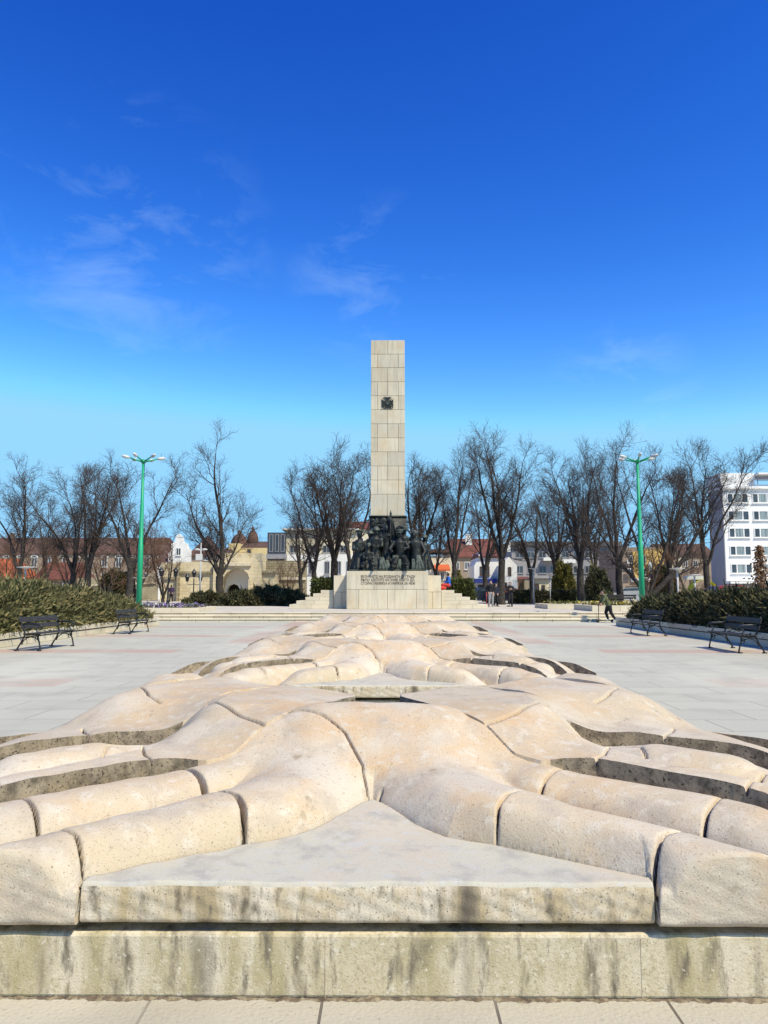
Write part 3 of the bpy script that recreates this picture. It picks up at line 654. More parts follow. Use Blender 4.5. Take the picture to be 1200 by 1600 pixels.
# bronze soldiers on the pedestal
sg = thing('bronze_statue_group', (AX, MY, TZ+ptop), 'dark bronze soldiers and kneeling women round a flag staff on the pedestal', 'statue')
bx = MB().bb(px0+.12, px1-.12, .12, 2.0, 0, .09); bx.build('bronze_base', M['bronze_light'], sg, bevel=.02)
gx = lambda x: L_(x, 850, MY+.9)[0]
def gz(y): return L_(606, y, MY+.9)[1]-ptop
def soldier(name, x, y, head_y, lean=0, face=0, hat='cap', kneel=False, arm=None, skirt=False, m='bronze', h_scale=1.0):
    """one heroic-size figure; head top at photograph row head_y"""
    zt = gz(head_y); s = 1.34*h_scale; hz = zt-.15*s
    sh = hz-.30*s; b = MB(); X = x
    hip = max(.55, sh-.72*s)
    tx = X-lean
    b.ell((X, y, hz), (.125*s, .14*s, .165*s), 12, 10)
    b.ell((X+face*.04*s, y-.13*s, hz-.03*s), (.03*s, .05*s, .05*s), 8, 6)          # nose
    b.ell((X+face*.03*s, y-.11*s, hz-.10*s), (.06*s, .05*s, .05*s), 8, 6)          # chin
    b.tube([(X, y, hz-.08*s), (X*.7+tx*.3, y+.02, sh)], [.075*s, .10*s], 10)
    b.tube([(X-.02-lean*.3, y+.02, sh+.06*s), (X-.03-lean*.3, y+.02, sh-.06*s), (tx, y+.03, (sh+hip)/2), (tx, y+.04, hip)], [.15*s, .25*s, .23*s, .22*s], 12)
    for q in (-1, 1):
        S = Vector((X-lean*.3+q*.24*s, y, sh-.04*s))
        tgt = arm[0 if q < 0 else 1] if arm else None
        if tgt is None: E_ = S+Vector((q*.03*s, -.10*s, -.36*s)); H = E_+Vector((-q*.17*s, -.20*s, .02*s))
        else: H = Vector(tgt); E_ = (S+H)/2 + Vector((q*.16*s, -.03*s, -.14*s))
        b.tube([S, E_, H], [.105*s, .085*s, .06*s], 10); b.ell(H, (.065*s, .07*s, .075*s), 8, 6)
        for f_ in range(4):
            fd = Vector((q*(-.03+.02*f_), -.06, -.05))*s; b.tube([H+fd*.3+Vector((0, 0, (.03-.02*f_)*s)), H+fd*1.6+Vector((0, 0, (.03-.02*f_)*s))], [.018*s, .014*s], 5)
        hp = Vector((tx+q*.13*s, y+.04, hip))
        if kneel:
            kz = .36 if q < 0 else .42; K = hp+Vector((q*.16*s, -.52*s, kz-hip)); F_ = Vector((K.x, K.y+(.5*s if q < 0 else .02), .14))
            b.tube([hp, K], [.16*s, .13*s], 10); b.tube([K, F_], [.13*s, .08*s], 10); b.ell((F_.x, F_.y-.08, .13), (.08*s, .17*s, .07*s), 8, 6)
        else:
            K = hp+Vector((q*.05*s, -.10*s, -(hip-.12)*.5)); F_ = Vector((K.x, K.y+.06, .16))
            b.tube([hp, K, F_], [.15*s, .11*s, .08*s], 10); b.ell((F_.x, F_.y-.10*s, .13), (.08*s, .18*s, .07*s), 8, 6)
    if skirt:
        b.tube([(X-lean*.3, y+.03, sh-.02*s), (tx, y+.05, hip+.25*s), (tx, y+.05, hip*.55), (tx, y+.03, .1)], [.20*s, .25*s, .29*s, .36*s], 14)
    if skirt:                                                                        # long coat or skirt with deep folds
        n = 13
        for k in range(n):
            a = math.pi*2*k/n; r0 = .15*s; r1 = (.34+.05*math.sin(k*2.4))*s
            b.tube([(tx+r0*math.cos(a), y+.03+r0*math.sin(a), hip+.08), (tx+.8*r1*math.cos(a+.1), y+.03+.8*r1*math.sin(a+.1), hip*.5), (tx+r1*math.cos(a+.16), y+.02+r1*math.sin(a+.16), .10)], [.08*s, .085*s, .075*s], 7)
    o = remesh(b, 'soldier', M[m], sg, .032, 3); o['label'] = name
    hb = MB()
    if hat == 'helmet': hb.lathe((X, y, hz+.02*s), [(.19*s, 0), (.17*s, .035*s), (.15*s, .10*s), (.10*s, .16*s), (.02*s, .185*s)], 16)
    elif hat == 'cap': hb.lathe((X, y, hz+.06*s), [(.15*s, 0), (.155*s, .05*s), (.19*s, .10*s), (.17*s, .14*s), (.03*s, .155*s)], 16); hb.box((X+face*.03, y-.16*s, hz+.065*s), (.20*s, .13*s, .022*s), rx=.35)
    elif hat == 'scarf': hb.ell((X, y+.05*s, hz+.03*s), (.16*s, .16*s, .18*s), 12, 8); hb.tube([(X, y+.10*s, hz-.02*s), (X-.05, y+.16*s, sh)], [.15*s, .20*s], 10)
    if hb.v: hb.build('headgear', M['bronze_light'], o, True)
    return o
FL = Vector((gx(610.5), .75, 0))
soldier('bronze soldier in a peaked cap at the left end', gx(562), .85, 830, face=-1, hat='cap', skirt=True)
soldier('bronze soldier with wide brimmed hat', gx(588), .7, 825, lean=.08, face=1, hat='helmet', skirt=True)
soldier('bronze flag bearer reaching up the staff', gx(604), 1.05, 820, hat='scarf', arm=[(FL.x-.12, .78, gz(836)), (FL.x+.05, .72, gz(846))], skirt=True)
soldier('bronze kneeling soldier in a cap', gx(624), .55, 830, lean=-.05, face=-1, hat='cap', kneel=True, m='bronze', arm=[(gx(612), .2, gz(862)), (gx(632), .1, gz(858))])
soldier('bronze woman in a head scarf leaning inwards', gx(647), .7, 830, lean=-.12, face=-1, hat='scarf', arm=[(gx(634), .35, gz(857)), (gx(660), .35, gz(868))], skirt=True)
soldier('bronze soldier at the right end', gx(664), 1.2, 836, face=1, hat='helmet', skirt=True, h_scale=.85)
soldier('bronze soldier behind the brimmed hat', gx(578), 1.5, 829, hat='helmet', skirt=True, h_scale=.9)
soldier('bronze soldier behind the kneeling one', gx(632), 1.5, 823, hat='cap', skirt=True, h_scale=.95)
soldier('bronze kneeling woman at the left', gx(576), .45, 850, hat='scarf', kneel=True, skirt=True, h_scale=.8)
b = MB().tube([(FL.x, .75, .1), (FL.x, .75, gz(806))], .035, 8); b.tube([(FL.x, .75, gz(806)), (FL.x, .75, gz(803)), (FL.x, .75, gz(797))], [.05, .075, .004], 8); b.ell((FL.x, .75, gz(806.5)), (.07, .07, .05), 10, 6)
b.build('flag_staff', M['bronze'], sg, True)
# draped flag: heavy folds hanging from the staff to both sides, and the cloth gathered behind the figures
nu_, nv_ = 30, 16; fv = []; ff = []
for i in range(nu_+1):
    for j in range(nv_+1):
        s_, t_ = -1+2*i/nu_, j/nv_; q_ = abs(s_)
        x = FL.x + s_*(.25+.85*t_)*(.95 if s_ < 0 else .75); z = gz(808) - t_*1.75 - q_*.40*(1-.2*t_); y = .86 + .13*math.sin(s_*13+t_*2.5)*(.3+t_) + .25*q_
        fv.append((x, y, z))
for i in range(nu_):
    for j in range(nv_): a = i*(nv_+1)+j; ff.append((a, a+1, a+nv_+2, a+nv_+1))
o = MB().add(fv, ff).build('flag', M['bronze'], sg, True); md = o.modifiers.new('s', 'SOLIDIFY'); md.thickness = .05
dm = MB()
for x, hh_, w_ in ((566, 1.55, .42), (576, 1.75, .40), (588, 1.9, .45), (600, 1.95, .45), (612, 1.95, .42), (624, 1.9, .45), (636, 1.8, .42), (648, 1.65, .42), (658, 1.45, .38)):
    X = gx(x); dm.tube([(X, 1.35, .1), (X+.04, 1.30, hh_*.5), (X, 1.35, hh_)], [w_, w_*.85, w_*.45], 12)
remesh(dm, 'drapery_mass', M['bronze'], sg, .05, 4)
# robes and gear heaped at their knees
for k, (x, w_, hgt) in enumerate([(596, .20, .80), (604, .14, .62), (617, .22, .92), (623, .17, .72), (645, .16, .70), (652, .21, .92)]):
    rb = MB(); X = gx(x)
    for d_ in (-.5, 0, .5): rb.tube([(X+d_*w_*.4, .40, hgt), (X+.07+d_*w_*1.2, .24, hgt*.55), (X+.12+d_*w_*2.2, .18, .09)], [w_*.6, w_*.5, w_*.42], 9)
    remesh(rb, 'robe_folds', M['bronze_light'], sg, .03, 3)
for q in (0, 1):
    r_ = MB(); X = gx(668 if q else 553); r_.tube([(X, .6, .1), (X+(.05 if q else -.03), .75, 1.5)], [.045, .025], 8); r_.build('rifle', M['bronze'], sg, True)

# stepped stone wings beside the pedestal
for side in (-1, 1):
    xs = ([452, 463, 477, 489, 501] if side < 0 else [762, 747.5, 734.5, 722, 710]); zs = [944.5, 938.6, 932.8, 927.2, 922]
    inner = L_(521 if side < 0 else 689.5, 950, MY+1.2)[0]
    p0 = on(xs[0], 951, TZ)
    st = thing('stone_stairs', (AX+inner, MY+1.2, TZ), ('pale stepped stone wing left of the pedestal, half in its shadow' if side < 0 else 'pale sunlit stepped stone wing right of the pedestal'), 'stairs', 'stepped wings of the monument')
    zprev = 0
    for x, y in zip(xs, zs):
        xo = L_(x, 940, MY+1.2)[0]-inner; z1 = at(600, y, MY+1.2).z-TZ
        a, b_ = sorted((xo, side*.01)); m_ = MB(); n_ = max(1, round((b_-a)/1.1)); 
        for k in range(n_): m_.bb(a+(b_-a)*k/n_+.004, a+(b_-a)*(k+1)/n_-.004, 0, 3, zprev+.003, z1)
        m_.build('tread', M['step'], st, bevel=.01); zprev = z1
# ------------------------------------------------------------------ planters, hedges, shrubs
def sprays(name, pts, nrm, length, width, m, parent, up=.4, jit=.7):
    n = len(pts); d = nrm + rng.normal(0, jit, (n, 3)); d[:, 2] += up; d /= np.linalg.norm(d, axis=1)[:, None]
    s = np.cross(d, rng.normal(0, 1, (n, 3))); s /= np.linalg.norm(s, axis=1)[:, None]
    L = (length*(.55+.9*rng.random(n))*(1+1.3*(rng.random(n) < .03)))[:, None]; w = width*(.6+.8*rng.random(n))[:, None]
    v = np.stack([pts, pts+d*L*.45+s*w, pts+d*L, pts+d*L*.45-s*w], 1).reshape(-1, 3)
    f = np.arange(4*n).reshape(-1, 4)
    return np_mesh(name, v, f, m, parent)
def vnoise(x, y, seed=0):
    return (np.sin(x*1.9+seed)*np.sin(y*1.3+seed*2) + .6*np.sin(x*3.7+1.3*y+seed) + .45*np.sin(x*6.1-y*5.3+seed*3) + .3*np.sin(x*11+y*9))/2.35
def bank(name, x0, x1, y0, y1, zb, top, label, cat, m, n, group=None, ln=.17, wd=.032, seed=0, over=.25):
    """sprawling shrub bank: rounded mound over a rectangle, covered by leaf sprays"""
    root = thing(name, ((x0+x1)/2, (y0+y1)/2, zb), label, cat, group); ox, oy = (x0+x1)/2, (y0+y1)/2
    nx, ny = int((x1-x0)/.22)+2, int((y1-y0)/.22)+2
    def H(X, Y):
        ex = np.minimum(X-x0, x1-X); ey = np.minimum(Y-y0, y1-Y); e = np.clip(np.minimum(ex, ey), 0, None)
        return top(X, Y)*np.clip(1-(1-np.clip(e/.9, 0, 1))**2.2, 0, 1)**.6*(1+.12*vnoise(X*1.3, Y*1.3, seed)) 
    # core
    gx_ = np.linspace(x0, x1, nx); gy_ = np.linspace(y0, y1, ny); GX, GY = np.meshgrid(gx_, gy_); GZ = np.clip(H(GX, GY)-.16, .02, None)
    idx = np.arange(nx*ny).reshape(ny, nx); f = np.stack([idx[:-1, :-1], idx[:-1, 1:], idx[1:, 1:], idx[1:, :-1]], -1).reshape(-1, 4)
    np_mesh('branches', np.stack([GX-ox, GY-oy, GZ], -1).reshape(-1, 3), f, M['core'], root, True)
    X = x0+(x1-x0)*rng.random(n); Y = y0+(y1-y0)*rng.random(n)
    # more samples on the rims
    k = n//2; r_ = rng.random(k)
    X[:k] = np.where(rng.random(k) < .5, x0+.9*r_**1.5, x1-.9*r_**1.5); kk = k//3
    Y[:kk] = np.where(rng.random(kk) < .5, y0+.9*rng.random(kk)**1.5, y1-.9*rng.random(kk)**1.5); X[:kk] = x0+(x1-x0)*rng.random(kk)
    h = H(X, Y); e = .06; gx2 = (H(X+e, Y)-H(X-e, Y))/(2*e); gy2 = (H(X, Y+e)-H(X, Y-e))/(2*e)
    nn = np.stack([-gx2, -gy2, np.ones(n)], 1); nn /= np.linalg.norm(nn, axis=1)[:, None]
    dep = .22*rng.random(n)**2
    P = np.stack([X-ox, Y-oy, h-.06], 1) - nn*dep[:, None]; P[:, 2] = np.maximum(P[:, 2]*(1-.35*rng.random(n)*(rng.random(n) < .25)), .0)
    sprays('foliage', P, nn, ln, wd, m, root, up=.25)
    return root
ZB = .33
def topL(X, Y): return np.interp(Y, [14, 20, 24, 28, 31.5, 33], [1.42, 1.46, 1.44, 1.28, .95, .55])*np.interp(X, [-16, -11.6, -10.4], [1, 1, .82])
def topR(X, Y): return np.interp(Y, [14, 19.5, 21.5, 24, 28, 33], [1.45, 1.42, 1.12, 1.14, 1.05, .78])
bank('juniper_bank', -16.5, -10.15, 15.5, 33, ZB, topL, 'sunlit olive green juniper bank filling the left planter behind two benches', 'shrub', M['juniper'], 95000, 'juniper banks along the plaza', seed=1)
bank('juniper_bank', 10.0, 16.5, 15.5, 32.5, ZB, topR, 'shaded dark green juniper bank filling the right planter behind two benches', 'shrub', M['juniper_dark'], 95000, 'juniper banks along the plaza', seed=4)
# planter walls: two courses of blocks with a shadow gap between
for sx, X in ((-1, -10.1), (1, 9.9)):
    w = thing('planter_wall', (X, 24, 0), 'low two course stone planter wall behind the benches at the '+('left, dappled with bench shadows' if sx < 0 else 'right, all in the shade of the bank'), 'wall', 'planter walls along the plaza')
    for nm, z0, z1, dx in (('lower_course', 0, .185, .0), ('coping', .215, .37, -.03)):
        mb = MB(); y = -28
        while y < 9.6:
            y1 = y+1.35+.3*random.random(); y1 = min(y1, 9.65)
            a, b = sorted((sx*(.03+dx), sx*.34)); mb.bb(a, b, y+.006, y1-.006, z0, z1); y = y1
        mb.build(nm, M['step'], w, bevel=.01)
    a, b = sorted((0, sx*6.4)); m2 = MB(); m2.bb(a, b, 9.66, 9.95, 0, .185); m2.bb(a, b, 9.63, 9.96, .215, .37); m2.build('return_wall', M['step'], w, bevel=.01)
    a, b = sorted((sx*.07, sx*.30)); MB().bb(a, b, -28, 9.6, 0, .30).build('bedding', M['joint'], w)
# returns of the planters at the far end, beside the steps
def flowerbed(x0, x1, y0, y1, z1, label, cols, n, base=TZ):
    r_ = thing('flower_bed', ((x0+x1)/2, (y0+y1)/2, base), label, 'flower bed', 'raised flower beds on the terrace')
    w_, d_ = (x1-x0)/2, (y1-y0)/2; mb = MB()
    k = max(2, int((x1-x0)/1.3))
    for i in range(k): mb.bb(-w_+2*w_*i/k+.005, -w_+2*w_*(i+1)/k-.005, -d_, -d_+.25, 0, z1)
    mb.bb(-w_, -w_+.25, -d_+.26, d_, 0, z1); mb.bb(w_-.25, w_, -d_+.26, d_, 0, z1); mb.bb(-w_+.26, w_-.26, d_-.25, d_, 0, z1)
    mb.build('kerb', M['step'], r_, bevel=.01)
    MB().bb(-w_+.26, w_-.26, -d_+.26, d_-.26, 0, z1-.04).build('soil', M['soil'], r_)
    P = np.stack([(-w_+.3)+(2*w_-.6)*rng.random(n), (-d_+.3)+(2*d_-.6)*rng.random(n), np.full(n, z1-.03)+.10*rng.random(n)], 1)
    g = sprays('flower_leaves', P[:n//2], np.tile([0, 0, 1.], (n//2, 1)), .14, .03, M['boxwood'], r_); 
    per = n//(2*len(cols))
    for i, c_ in enumerate(cols):
        Q = P[n//2+i*per:n//2+(i+1)*per].copy(); Q[:, 2] += .06
        sprays('blossoms', Q, np.tile([0, -.6, .6], (len(Q), 1)), .10, .055, mat('petals', c_, .6, noise=(20, tuple(k*.8 for k in c_), .4, .7)), r_, jit=.9)
flowerbed(-16.5, -9.7, 39.2, 43.5, .20, 'raised bed of purple and white flowers left of the steps', [(.16, .09, .30), (.7, .68, .62), (.30, .18, .42)], 2200)
flowerbed(10.6, 15, 40.5, 44.5, .30, 'raised bed of yellow flowers right of the steps, behind the scooter rider', [(.62, .42, .05), (.75, .66, .35)], 1500)
flowerbed(9.4, 13.0, 46.0, 50, .28, 'low empty kerbed bed right of the three standing boys', [(.35, .30, .08)], 300)
# clipped hedges and shrubs round the monument
def shrub(name, c, r, label, cat, m, n, group=None, power=2.6, ln=.16, wd=.04, noise_=.12, seed=0):
    root = thing(name, c, label, cat, group)
    d = rng.normal(0, 1, (n, 3)); d /= np.linalg.norm(d, axis=1)[:, None]; d[:, 2] = np.abs(d[:, 2]) if power < 90 else d[:, 2]
    p = max(2, power); k = (np.abs(d)**p).sum(1)**(-1/p); s = k*(1+noise_*vnoise(d[:, 0]*4, d[:, 2]*4+d[:, 1]*3, seed))
    P = d*s[:, None]*np.array(r); P *= (1-.22*rng.random(n)**2)[:, None]
    sprays('foliage', P, d, ln, wd, m, root, up=.2)
    b = MB().ell((0, 0, 0), (r[0]*.86, r[1]*.86, r[2]*.86), 14, 10)
    v = np.array(b.v)
    q = v/np.array(r)/.86; kk = (np.abs(q)**p).sum(1)+1e-9; q = q*(kk**(-1/p))[:, None]*np.linalg.norm(q, axis=1)[:, None]**0
    b.v = [tuple(x) for x in q*np.array(r)*.80]; b.v = [(x, y, max(z, 0)) for x, y, z in b.v]
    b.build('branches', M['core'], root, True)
    return root
def hedge_px(x0, x1, yt, Y, label, name='box_hedge', cat='hedge', m='boxwood', depth=1.2, n=9000, power=14, group=None, zb=TZ, **k):
    a, b = at(x0, yt, Y), at(x1, yt, Y); return shrub(name, ((a.x+b.x)/2, Y+depth, zb), ((b.x-a.x)/2, depth, a.z-zb-.05), label, cat, M[m], n, group, power=power, **k)
G1 = 'clipped hedges and shrubs round the monument'
hedge_px(487, 522, 905, 50, 'clipped box hedge left of the pedestal, above the left steps', group=G1)
hedge_px(703, 741, 907, 50, 'clipped box hedge right of the pedestal, beside the seated person in blue', group=G1)
hedge_px(801, 858, 924, 66, 'long low hedge behind the standing boys', m='juniper_dark', depth=1, group=G1)
hedge_px(858, 912, 923, 68, 'low loose hedge continuing right of the long low one', m='juniper_dark', depth=1, power=5, group=G1)
hedge_px(871, 902, 882, 72, 'tall rounded yellowish conifer between bare trunks', 'conifer_bush', 'shrub', 'yellow_leaf', 2.0, 9000, 2.6, ln=.22, wd=.05, noise_=.25)
hedge_px(924, 958, 890, 78, 'large olive evergreen bush behind the scooter rider', 'evergreen_bush', 'shrub', 'juniper', 2.2, 9000, 2.4, ln=.25, wd=.06, noise_=.3)
hedge_px(940, 965, 926, 62, 'small round bush right of the scooter rider', 'round_bush', 'shrub', 'juniper', 1, 3000, 2.4)
hedge_px(1030, 1062, 885, 80, 'tall dark ivy covered bush right of the green lamp post', 'evergreen_bush', 'shrub', 'juniper_dark', 2, 7000, 3, ln=.25, wd=.06)
hedge_px(150, 190, 893, 75, 'dark evergreen bush left of the green lamp post by the wall', 'evergreen_bush', 'shrub', 'juniper_dark', 2, 7000, 3, ln=.25, wd=.06)
hedge_px(706, 722, 890, 62, 'thin yellowish bush behind the seated person in blue', 'conifer_bush', 'shrub', 'yellow_leaf', .9, 2600, 3)
G2 = 'sprawling junipers before the gate'
hedge_px(283, 345, 927, 56, 'flat sprawling juniper left of the forked tree trunk', 'juniper_shrub', 'shrub', 'juniper_dark', 1.8, 9000, 2.2, G2, ln=.2, noise_=.35, seed=1)
hedge_px(335, 412, 925, 55, 'flat sprawling juniper in front of the dark gate tunnel', 'juniper_shrub', 'shrub', 'juniper_dark', 1.8, 11000, 2.2, G2, ln=.2, noise_=.35, seed=2)
hedge_px(378, 445, 919, 56, 'tallest sprawling juniper right of the gate tunnel', 'juniper_shrub', 'shrub', 'juniper_dark', 1.8, 11000, 2.2, G2, ln=.2, noise_=.4, seed=3)
hedge_px(425, 474, 924, 55, 'sprawling juniper next to the left stone stairs', 'juniper_shrub', 'shrub', 'juniper_dark', 1.6, 9000, 2.2, G2, ln=.2, noise_=.35, seed=4)

# ------------------------------------------------------------------ benches
def make_bench(length, label):
    """faces -y (sitter looks to -y), length along x"""
    b = thing('park_bench', (0, 0, 0), label, 'bench', 'cast iron benches on the plaza'); h = length/2
    mb = MB()
    for y in (-.36, -.27, -.18, -.09, .0): mb.box((0, y, .43-.012*(y+.36)/.1*.3), (length, .072, .028))
    mb.build('seat', M['bench_wood'], b, bevel=.006)
    mb = MB()
    for z, y, hh in ((.60, .085, .115), (.765, .135, .13)): mb.box((0, y, z), (length, .026, hh), rx=-.28)
    mb.build('backrest', M['bench_wood'], b, bevel=.006)
    for s in (-1, 1):
        x = s*(h-.09); m = MB()
        def arc(cy, cz, r, a0, a1, n=14, rr=None): return [(x, cy+(r if rr is None else r+(rr-r)*i/n)*math.cos(a0+(a1-a0)*i/n), cz+(r if rr is None else r+(rr-r)*i/n)*math.sin(a0+(a1-a0)*i/n)) for i in range(n+1)]
        m.tube([(x, -.36, 0), (x, -.385, .05), (x, -.35, .20), (x, -.30, .33), (x, -.36, .415)], [.03, .02, .018, .018, .02], 7)      # front leg, S curve
        m.tube([(x, .22, 0), (x, .20, .06), (x, .09, .24), (x, .02, .40), (x, .07, .55), (x, .165, .86)], [.03, .02, .02, .022, .02, .017], 7)  # rear leg and back upright
        m.tube([(x, -.37, .405), (x, .03, .395)], .020, 6)
        m.tube(arc(-.14, .10, .24, .25, math.pi-.35, 16), .013, 6)                                                              # arched brace
        m.tube([(x, .10, .66), (x, -.08, .665), (x, -.27, .655), (x, -.37, .63), (x, -.41, .575), (x, -.37, .52), (x, -.31, .53), (x, -.30, .58), (x, -.34, .59)], [.02, .022, .024, .022, .018, .016, .014, .013, .012], 7)   # armrest with scroll
        m.tube([(x, -.36, .415), (x, -.29, .46), (x, -.25, .52), (x, -.28, .57)], .013, 6)
        m.tube(arc(-.30, .30, .075, -1.2, 4.6, 16, .02), .011, 6)
        m.box((x, -.36, .012), (.06, .10, .024)); m.box((x, .22, .012), (.06, .10, .024))
        m.build('end_frame', M['iron'], b, True)
    return b
bn = make_bench(1.95, 'black slatted iron bench in the left foreground, nearest on the left')
bn.location = (-8.95, 20.05, 0); bn.rotation_euler.z = R(90)+R(-3)
dup(bn, (-9.3, 27.7, 0), R(88), 'black slatted iron bench further along the left planter, by the end of the bank')
dup(bn, (8.72, 19.45, 0), R(-91), 'black slatted iron bench in the right foreground with scrolled armrests catching light')
dup(bn, (8.95, 26.7, 0), R(-90), 'black slatted iron bench further along the right planter, near the scooter rider')
dup(bn, (at(971, 940, 52).x, 52, TZ), R(180), 'small dark bench seen from behind beside the yellow flower bed')

# ------------------------------------------------------------------ lamps
def lamp_post(px, label):
    p = at(px, 940, 36); b = at(px, 722, 36); h = b.z-.33
    r_ = thing('lamp_post', (p.x, 36, .33), label, 'street lamp', 'green lamp posts')
    MB().tube([(0, 0, 0), (0, 0, h*.46), (0, 0, h*.463), (0, 0, h*.72), (0, 0, h*.723), (0, 0, h)], [.135, .115, .10, .086, .076, .062], 18).build('pole', M['lamp_green'], r_, True)
    MB().lathe((0, 0, h-.05), [(.09, 0), (.13, .05), (.13, .12), (.05, .18)], 14).build('crown', M['lamp_green'], r_, True)
    MB().tube([(-.3, 0, h*.245), (.3, 0, h*.245)], .015, 6).build('flag_bracket', M['lamp_grey'], r_)
    for k in range(6):
        a = math.pi*k/3+.35; d = Vector((math.cos(a), math.sin(a), 0)); rr = .62 
        ar = MB().tube([Vector((0, 0, h)), d*rr*.6+Vector((0, 0, h+.10)), d*rr+Vector((0, 0, h+.18))], [.04, .035, .03], 8).build('arm', M['lamp_green'], r_, True)
        hd = MB(); c = d*(rr+.17)+Vector((0, 0, h+.23)); hd.tube([d*rr+Vector((0, 0, h+.17)), d*(rr+.10)+Vector((0, 0, h+.20)), d*(rr+.30)+Vector((0, 0, h+.235)), d*(rr+.38)+Vector((0, 0, h+.24))], [.035, .075, .07, .02], 10)
        o = hd.build('lamp_head', M['lamp_white'], r_, True)
        MB().ell(c+Vector((0, 0, -.065)), (.075, .075, .045), 10, 6).build('lens', M['lamp_glass'], o, True)
    return r_
lamp_post(217, 'tall green lamp post with six white heads behind the left juniper bank')
lamp_post(1003.5, 'tall green lamp post with six white heads behind the right juniper bank')
def lantern(px, ytop, ybase, Y, n, label):
    b = on(px, ybase, TZ) if False else Vector((at(px, ybase, Y).x, Y, TZ)); h = at(px, ytop, Y).z-TZ
    r_ = thing('lantern_post', b, label, 'street lamp', 'old fashioned black lantern posts')
    MB().tube([(0, 0, 0), (0, 0, .3), (0, 0, .35), (0, 0, 1.0), (0, 0, 1.05), (0, 0, h*.8), (0, 0, h*.86)], [.14, .13, .09, .08, .06, .045, .03], 12).build('post', M['iron'], r_, True)
    for k in range(n):
        s = [-1, 1, 0][k]; x = s*.62; zt = h*.78 if s else h*.93
        if s: MB().tube([(0, 0, h*.66), (x*.5, 0, h*.62), (x, 0, h*.66), (x, 0, zt-.12)], .028, 8).build('bracket', M['iron'], r_, True)
        l = MB().lathe((x, 0, zt-.12), [(.05, 0), (.13, .05), (.21, .45), (.25, .47), (.20, .55), (.08, .70), (.03, .82)], 8).build('lantern', M['iron'], r_)
        MB().lathe((x, 0, zt-.06), [(.12, 0), (.20, .36)], 8).build('glass', M['lamp_glass'], l)
lantern(262, 886, 945, 66, 2, 'black twin lantern post beside the person in purple')
lantern(302, 897, 943, 72, 3, 'black three lantern post left of the thin white pole')
p = at(312, 940, 58); hh = at(312, 848, 58).z-TZ
r_ = thing('signal_pole', (p.x, 58, TZ), 'thin pale pole with two white lamps and a square white sign box', 'pole')
MB().tube([(0, 0, 0), (0, 0, hh*.6), (0, 0, hh)], [.07, .06, .03], 10).build('pole', M['lamp_grey'], r_, True)
z = at(312, 871, 58).z-TZ; z2 = at(312, 859, 58).z-TZ
MB().bb(-.38, .12, -.09, .09, z-.22, z+.25).build('sign_box', M['lamp_white'], r_, bevel=.02)
for s in (-1, 1):
    MB().tube([(0, 0, z2-.05), (s*.35, 0, z2)], .03, 8).build('arm', M['lamp_grey'], r_); MB().ell((s*.28, 0, z2+.02), (.22, .14, .08), 12, 8).build('lamp_head', M['lamp_white'], r_, True)
def small_lamp(px, yt, Y, label, zb=TZ):
    q = at(px, yt, Y); r_ = thing('garden_lamp', (q.x, Y, zb), label, 'street lamp', 'flat topped garden lamps')
    MB().tube([(0, 0, 0), (0, 0, q.z-zb)], .05, 10).build('post', M['lamp_grey'], r_, True)
    MB().lathe((0, 0, q.z-zb-.12), [(.06, 0), (.10, .05), (.42, .09), (.44, .12), (.05, .15)], 16).build('shade', M['lamp_grey'], r_, True)
small_lamp(40, 886, 40, 'flat topped pale garden lamp above the left juniper bank near the left edge')
small_lamp(833, 888, 64, 'flat topped pale garden lamp right of the standing boys')
small_lamp(1058, 888, 44, 'taller flat topped garden lamp right of the right green lamp post')
small_lamp(1085, 898, 46, 'lower dark garden lamp just left of the yellow green awning')
small_lamp(859, 898, 66, 'garden lamp close to the yellowish conifer')
# ------------------------------------------------------------------ bare trees
def tubes_np(P, Rr, n):
    """P (B, k, 3) polylines, Rr (B, k) radii -> verts, quads"""
    B, k, _ = P.shape
    d = np.empty_like(P); d[:, 1:-1] = P[:, 2:]-P[:, :-2]; d[:, 0] = P[:, 1]-P[:, 0]; d[:, -1] = P[:, -1]-P[:, -2]
    d /= np.linalg.norm(d, axis=2)[..., None]+1e-9
    ref = np.where(np.abs(d[:, :1, 2:3]) > .9, np.array([1., 0, 0]), np.array([0, 0, 1.])); ref = np.broadcast_to(ref, d.shape)
    a = np.cross(d, ref); a /= np.linalg.norm(a, axis=2)[..., None]+1e-9; c = np.cross(d, a)
    t = np.arange(n)*2*np.pi/n
    V = P[:, :, None] + Rr[:, :, None, None]*(a[:, :, None]*np.cos(t)[:, None] + c[:, :, None]*np.sin(t)[:, None])
    i = np.arange(B*k*n).reshape(B, k, n); j = np.roll(i, -1, axis=2)
    F = np.stack([i[:, :-1], j[:, :-1], j[:, 1:], i[:, 1:]], -1).reshape(-1, 4)
    return V.reshape(-1, 3), F
